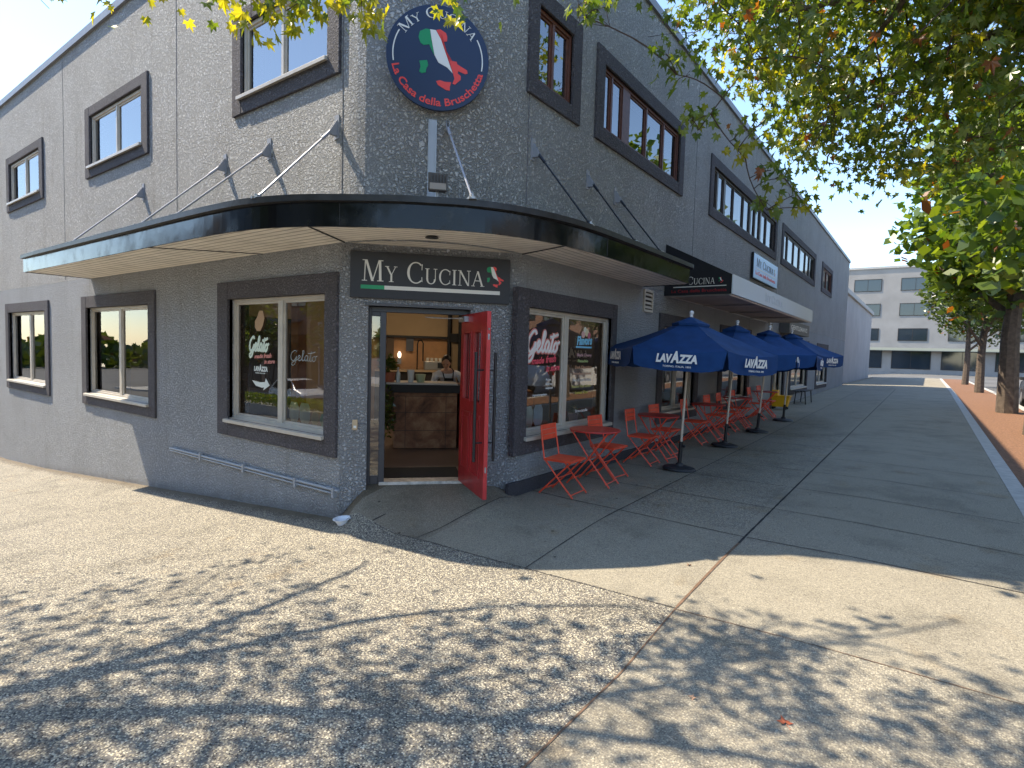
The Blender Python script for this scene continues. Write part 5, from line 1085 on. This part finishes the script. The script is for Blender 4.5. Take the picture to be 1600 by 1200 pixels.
# ------------------------------------------------------------------ cars
def make_car(col,name):
    t=thing('parked_car','x','car',group='cars parked along the streets'); pm=plain(name,col,.25,coat=.8)
    L=4.6; W_=1.84
    side=[(-2.3,.35),(-2.28,.75),(-2.15,1.0),(-2.0,1.12),(-1.75,1.55),(-1.5,1.64),(-.3,1.68),(.35,1.62),(1.05,1.12),(1.95,.98),(2.22,.82),(2.3,.55),(2.28,.33)]
    wh=[(-1.42,.36),(1.42,.36)]
    def arch(cx): return [(cx+.4*math.cos(R(a)),.33+.4*math.sin(R(a))) for a in range(0,181,20)]
    prof=side+arch(1.42)+arch(-1.42)
    sec=[(-1,0),(-.97,.0),(-.8,.0),(0,0)]
    def hw(x,z): # half width: tumblehome above the belt line
        w0=.92-.03*max(0,abs(x)-1.6)**1*1.2; return w0 if z<.95 else w0-(z-.95)*.36
    mb=MB(); ys=[-1,-.92,-.5,0,.5,.92,1]; n=len(prof)
    for k,s in enumerate(ys):
        for x,z in prof: 
            r=.03*(1 if abs(s)==1 else 0); mb.v.append((x*(1-r*.4),hw(x,z)*s,z-(r if z>.4 else 0)+(.02*(1-s*s) if z>1.5 else 0)))
    for k in range(len(ys)-1):
        for i in range(n): mb.f.append((k*n+i,k*n+(i+1)%n,(k+1)*n+(i+1)%n,(k+1)*n+i)); mb.mi.append(0)
    mb.f.append(tuple(range(n))[::-1]); mb.f.append(tuple((len(ys)-1)*n+i for i in range(n))); mb.mi+=[0,0]
    mb.build('body',pm,t,sm=True,bevel=.02)
    gm=plain(name+'_glass',(.015,.018,.022),.04,spec=.9)
    for s in (-1,1):
        for P in ([(-1.72,1.1),(-1.55,1.5),(-1.0,1.56),(-1.0,1.08)],[(-.93,1.08),(-.93,1.57),(-.12,1.57),(-.12,1.07)],[(-.05,1.07),(-.05,1.57),(.3,1.55),(.9,1.1)]):
            q=MB(); q.prism(P,lambda x,y,d:(x,s*(hw(x,y)+.004+d),y),0,.004); q.build('side_window',gm,t)
        q=MB(); q.box(.75,.95,s*.9-.0,s*1.05,1.02,1.15); q.build('mirror',pm,t,bevel=.03)
        q=MB(); q.box(2.1,2.3,s*.5,s*.82,.68,.82); q.build('headlight',M_WHITE,t,bevel=.02); q=MB(); q.box(-2.3,-2.18,s*.6,s*.84,.8,1.0); q.build('tail_light',M_RSIGN,t,bevel=.02)
        for x in (-1.42,1.42):
            q=MB(); q.lathe([(.2,-.11),(.33,-.11),(.35,-.08),(.35,.08),(.33,.11),(.2,.11)],(x,s*.8,.35),24,Matrix.Rotation(R(90),3,'X')); w_=q.build('wheel',M_BLKP,t,sm=True); q=MB(); q.lathe([(.2,-.115),(.22,-.1),(.22,.1),(.2,.115)],(x,s*.8,.35),16,Matrix.Rotation(R(90),3,'X')); q.build('rim',M_STEEL,w_,sm=True)
    q=MB(); q.prism([(1.0,1.15),(.38,1.6),(.37,1.61),(.99,1.16)],lambda x,y,d:(x+.02,d,y+.01),-.72,.72); q.build('windscreen',gm,t); q=MB(); q.prism([(-2.0,1.14),(-1.76,1.54),(-1.75,1.54),(-1.99,1.14)],lambda x,y,d:(x-.015,d,y),-.68,.68); q.build('rear_window',gm,t)
    q=MB(); q.box(2.27,2.32,-.4,.4,.5,.64); q.build('grille',M_BLKP,t)
    return t
car=make_car((.75,.76,.78),'white_car_paint'); car.location=(-27.5,-16.4,hbase(-27.5,-16.4)-.15); car.rotation_euler.z=R(8); car['label']='white sport utility car on the left-hand street, mirrored in the left shop window'
c2=make_car((.05,.055,.06),'dark_car_paint'); c2.location=(7.8,9.5,hbase(7.8,9.5)-.15); c2.rotation_euler.z=R(90); c2['label']='dark parked car at the kerb opposite the first umbrellas'
dup(c2,(7.8,23.5,hbase(7.8,23.5)-.15),R(90),'second dark parked car up the right-hand street'); dup(car,(7.8,16,hbase(7.8,16)-.15),R(90),'white car parked at the kerb between two dark cars on the right-hand street'); dup(car,(14.4,12,hbase(14.4,12)-.15),R(-90),'white car parked on the far side of the right-hand street')
dup(c2,(14.4,20,hbase(14.4,20)-.15),R(-90),'dark car parked on the far side of the right-hand street')
# ------------------------------------------------------------------ buildings across the streets
def block(name,label,x0,x1,y0,y1,h,col,face,nfl,nw,gm=M_GLU):
    t=thing(name,label,'building',((x0+x1)/2,(y0+y1)/2,0)); o=Vector(t.location); z0=min(hbase(x0,y0),hbase(x1,y1))-1.5
    wm=plain('wall_paint_%d'%(abs(int(x0*10+y0))),col,.85,var=.1,vscale=.6,bump=.2)
    mb=MB(); mb.box(x0-o.x,x1-o.x,y0-o.y,y1-o.y,z0,h); mb.build('wall',wm,t)
    mb=MB(); mb.box(x0-o.x-.15,x1-o.x+.15,y0-o.y-.15,y1-o.y+.15,h+.002,h+.3); mb.build('cornice',M_CONC,t)
    if face=='W': fr=lambda u,z,o_:(x0-o.x-o_,u-o.y,z); a,b_=y0,y1
    elif face=='N': fr=lambda u,z,o_:(u-o.x,y1-o.y+o_,z); a,b_=x0,x1
    else: fr=lambda u,z,o_:(u-o.x,y0-o.y-o_,z); a,b_=x0,x1
    base=hbase((x0+x1)/2,(y0+y1)/2); fh=(h-base-.6)/nfl; wid=(b_-a)/nw
    wmesh=None
    for f in range(nfl):
        for k in range(nw):
            u=a+wid*(k+.5); ww=wid*(.4 if f==0 else .3); zz=base+fh*f+(.5 if f==0 else .9); hh=fh*(.72 if f==0 else .5)
            mb=MB(); e=.08; mb.fbox(fr,u-ww,u-ww+e,zz,zz+hh,0,.06); mb.fbox(fr,u+ww-e,u+ww,zz,zz+hh,0,.06); mb.fbox(fr,u-ww+e,u+ww-e,zz,zz+e,0,.06); mb.fbox(fr,u-ww+e,u+ww-e,zz+hh-e,zz+hh,0,.06); mb.fbox(fr,u-e/3,u+e/3,zz+e,zz+hh-e,0,.05)
            wo=mb.build('window',M_DK,t); mb=MB(); mb.fbox(fr,u-ww+e,u+ww-e,zz+e,zz+hh-e,.005,.02); mb.build('glass',M_PANE,wo)
    if nfl>1: mb=MB(); mb.prism([(0,base+fh-.15),(1.3,base+fh-.5),(1.3,base+fh-.42),(0,base+fh-.05)],lambda x,y,d:fr(d,y,x),a+1,b_-1); mb.build('awning',plain('awning_cloth_%d'%abs(int(y0)),(.12,.14,.13),.8),t)
M_PANE=plain('dark_window_pane',(.02,.03,.04),.05,spec=.9)
block('shop_building','tan two storey shop building across the right-hand street',21.3,34,-6,12,7.5,(.42,.34,.26),'W',2,6)
block('shop_building','pale cream building farther up the right-hand street',21.3,34,13,30,9,(.55,.5,.42),'W',3,6)
block('shop_building','brick-brown block at the far end of the right-hand street',21.3,34,31,60,7,(.3,.17,.12),'W',2,9)
block('shop_building','pale building across the left-hand street behind the photographer',-12,6,-36,-22.3,13,(.5,.46,.4),'N',2,6)
block('shop_building','blue-grey building farther along the left-hand street',-34,-13,-36,-22.3,15,(.2,.26,.34),'N',4,7)
block('shop_building','low brown building at the far left-hand street',-62,-35,-36,-22.3,11,(.33,.22,.16),'N',2,8)
block('shop_building','grey block just beyond the corner building on the same side',-22,-.6,36,60,6.2,(.36,.34,.33),'S',2,6)
block('shop_building','tall pale office block closing the far end of the street',-12,44,92,110,15,(.3,.28,.26),'S',4,10)
wf=leafball('distant_trees',(0,0,0),1,1,M_LEAFD,'x','x'); bpy.data.objects.remove(wf)
mb=MB(); rd=random.Random(3)
for i in range(26000):
    a=rd.uniform(0,2*math.pi); r=rd.uniform(112,135); hgt=5+4*math.sin(a*9)+3*math.sin(a*23+1)+3*math.sin(a*41); p=Vector((r*math.cos(a),r*math.sin(a),-4+rd.random()*(hgt+5))); q=Vector((rd.gauss(0,1),rd.gauss(0,1),rd.gauss(0,1))).normalized()*1.1; b_=q.cross(Vector((rd.gauss(0,1),rd.gauss(0,1),rd.gauss(0,1)))).normalized()*.7; mb.add([p-q,p+b_,p+q,p-b_],[(0,1,2,3)])
o=mb.build('distant_trees',M_LEAFD); tag(o,'line of distant trees closing the streets','trees',kind='stuff')
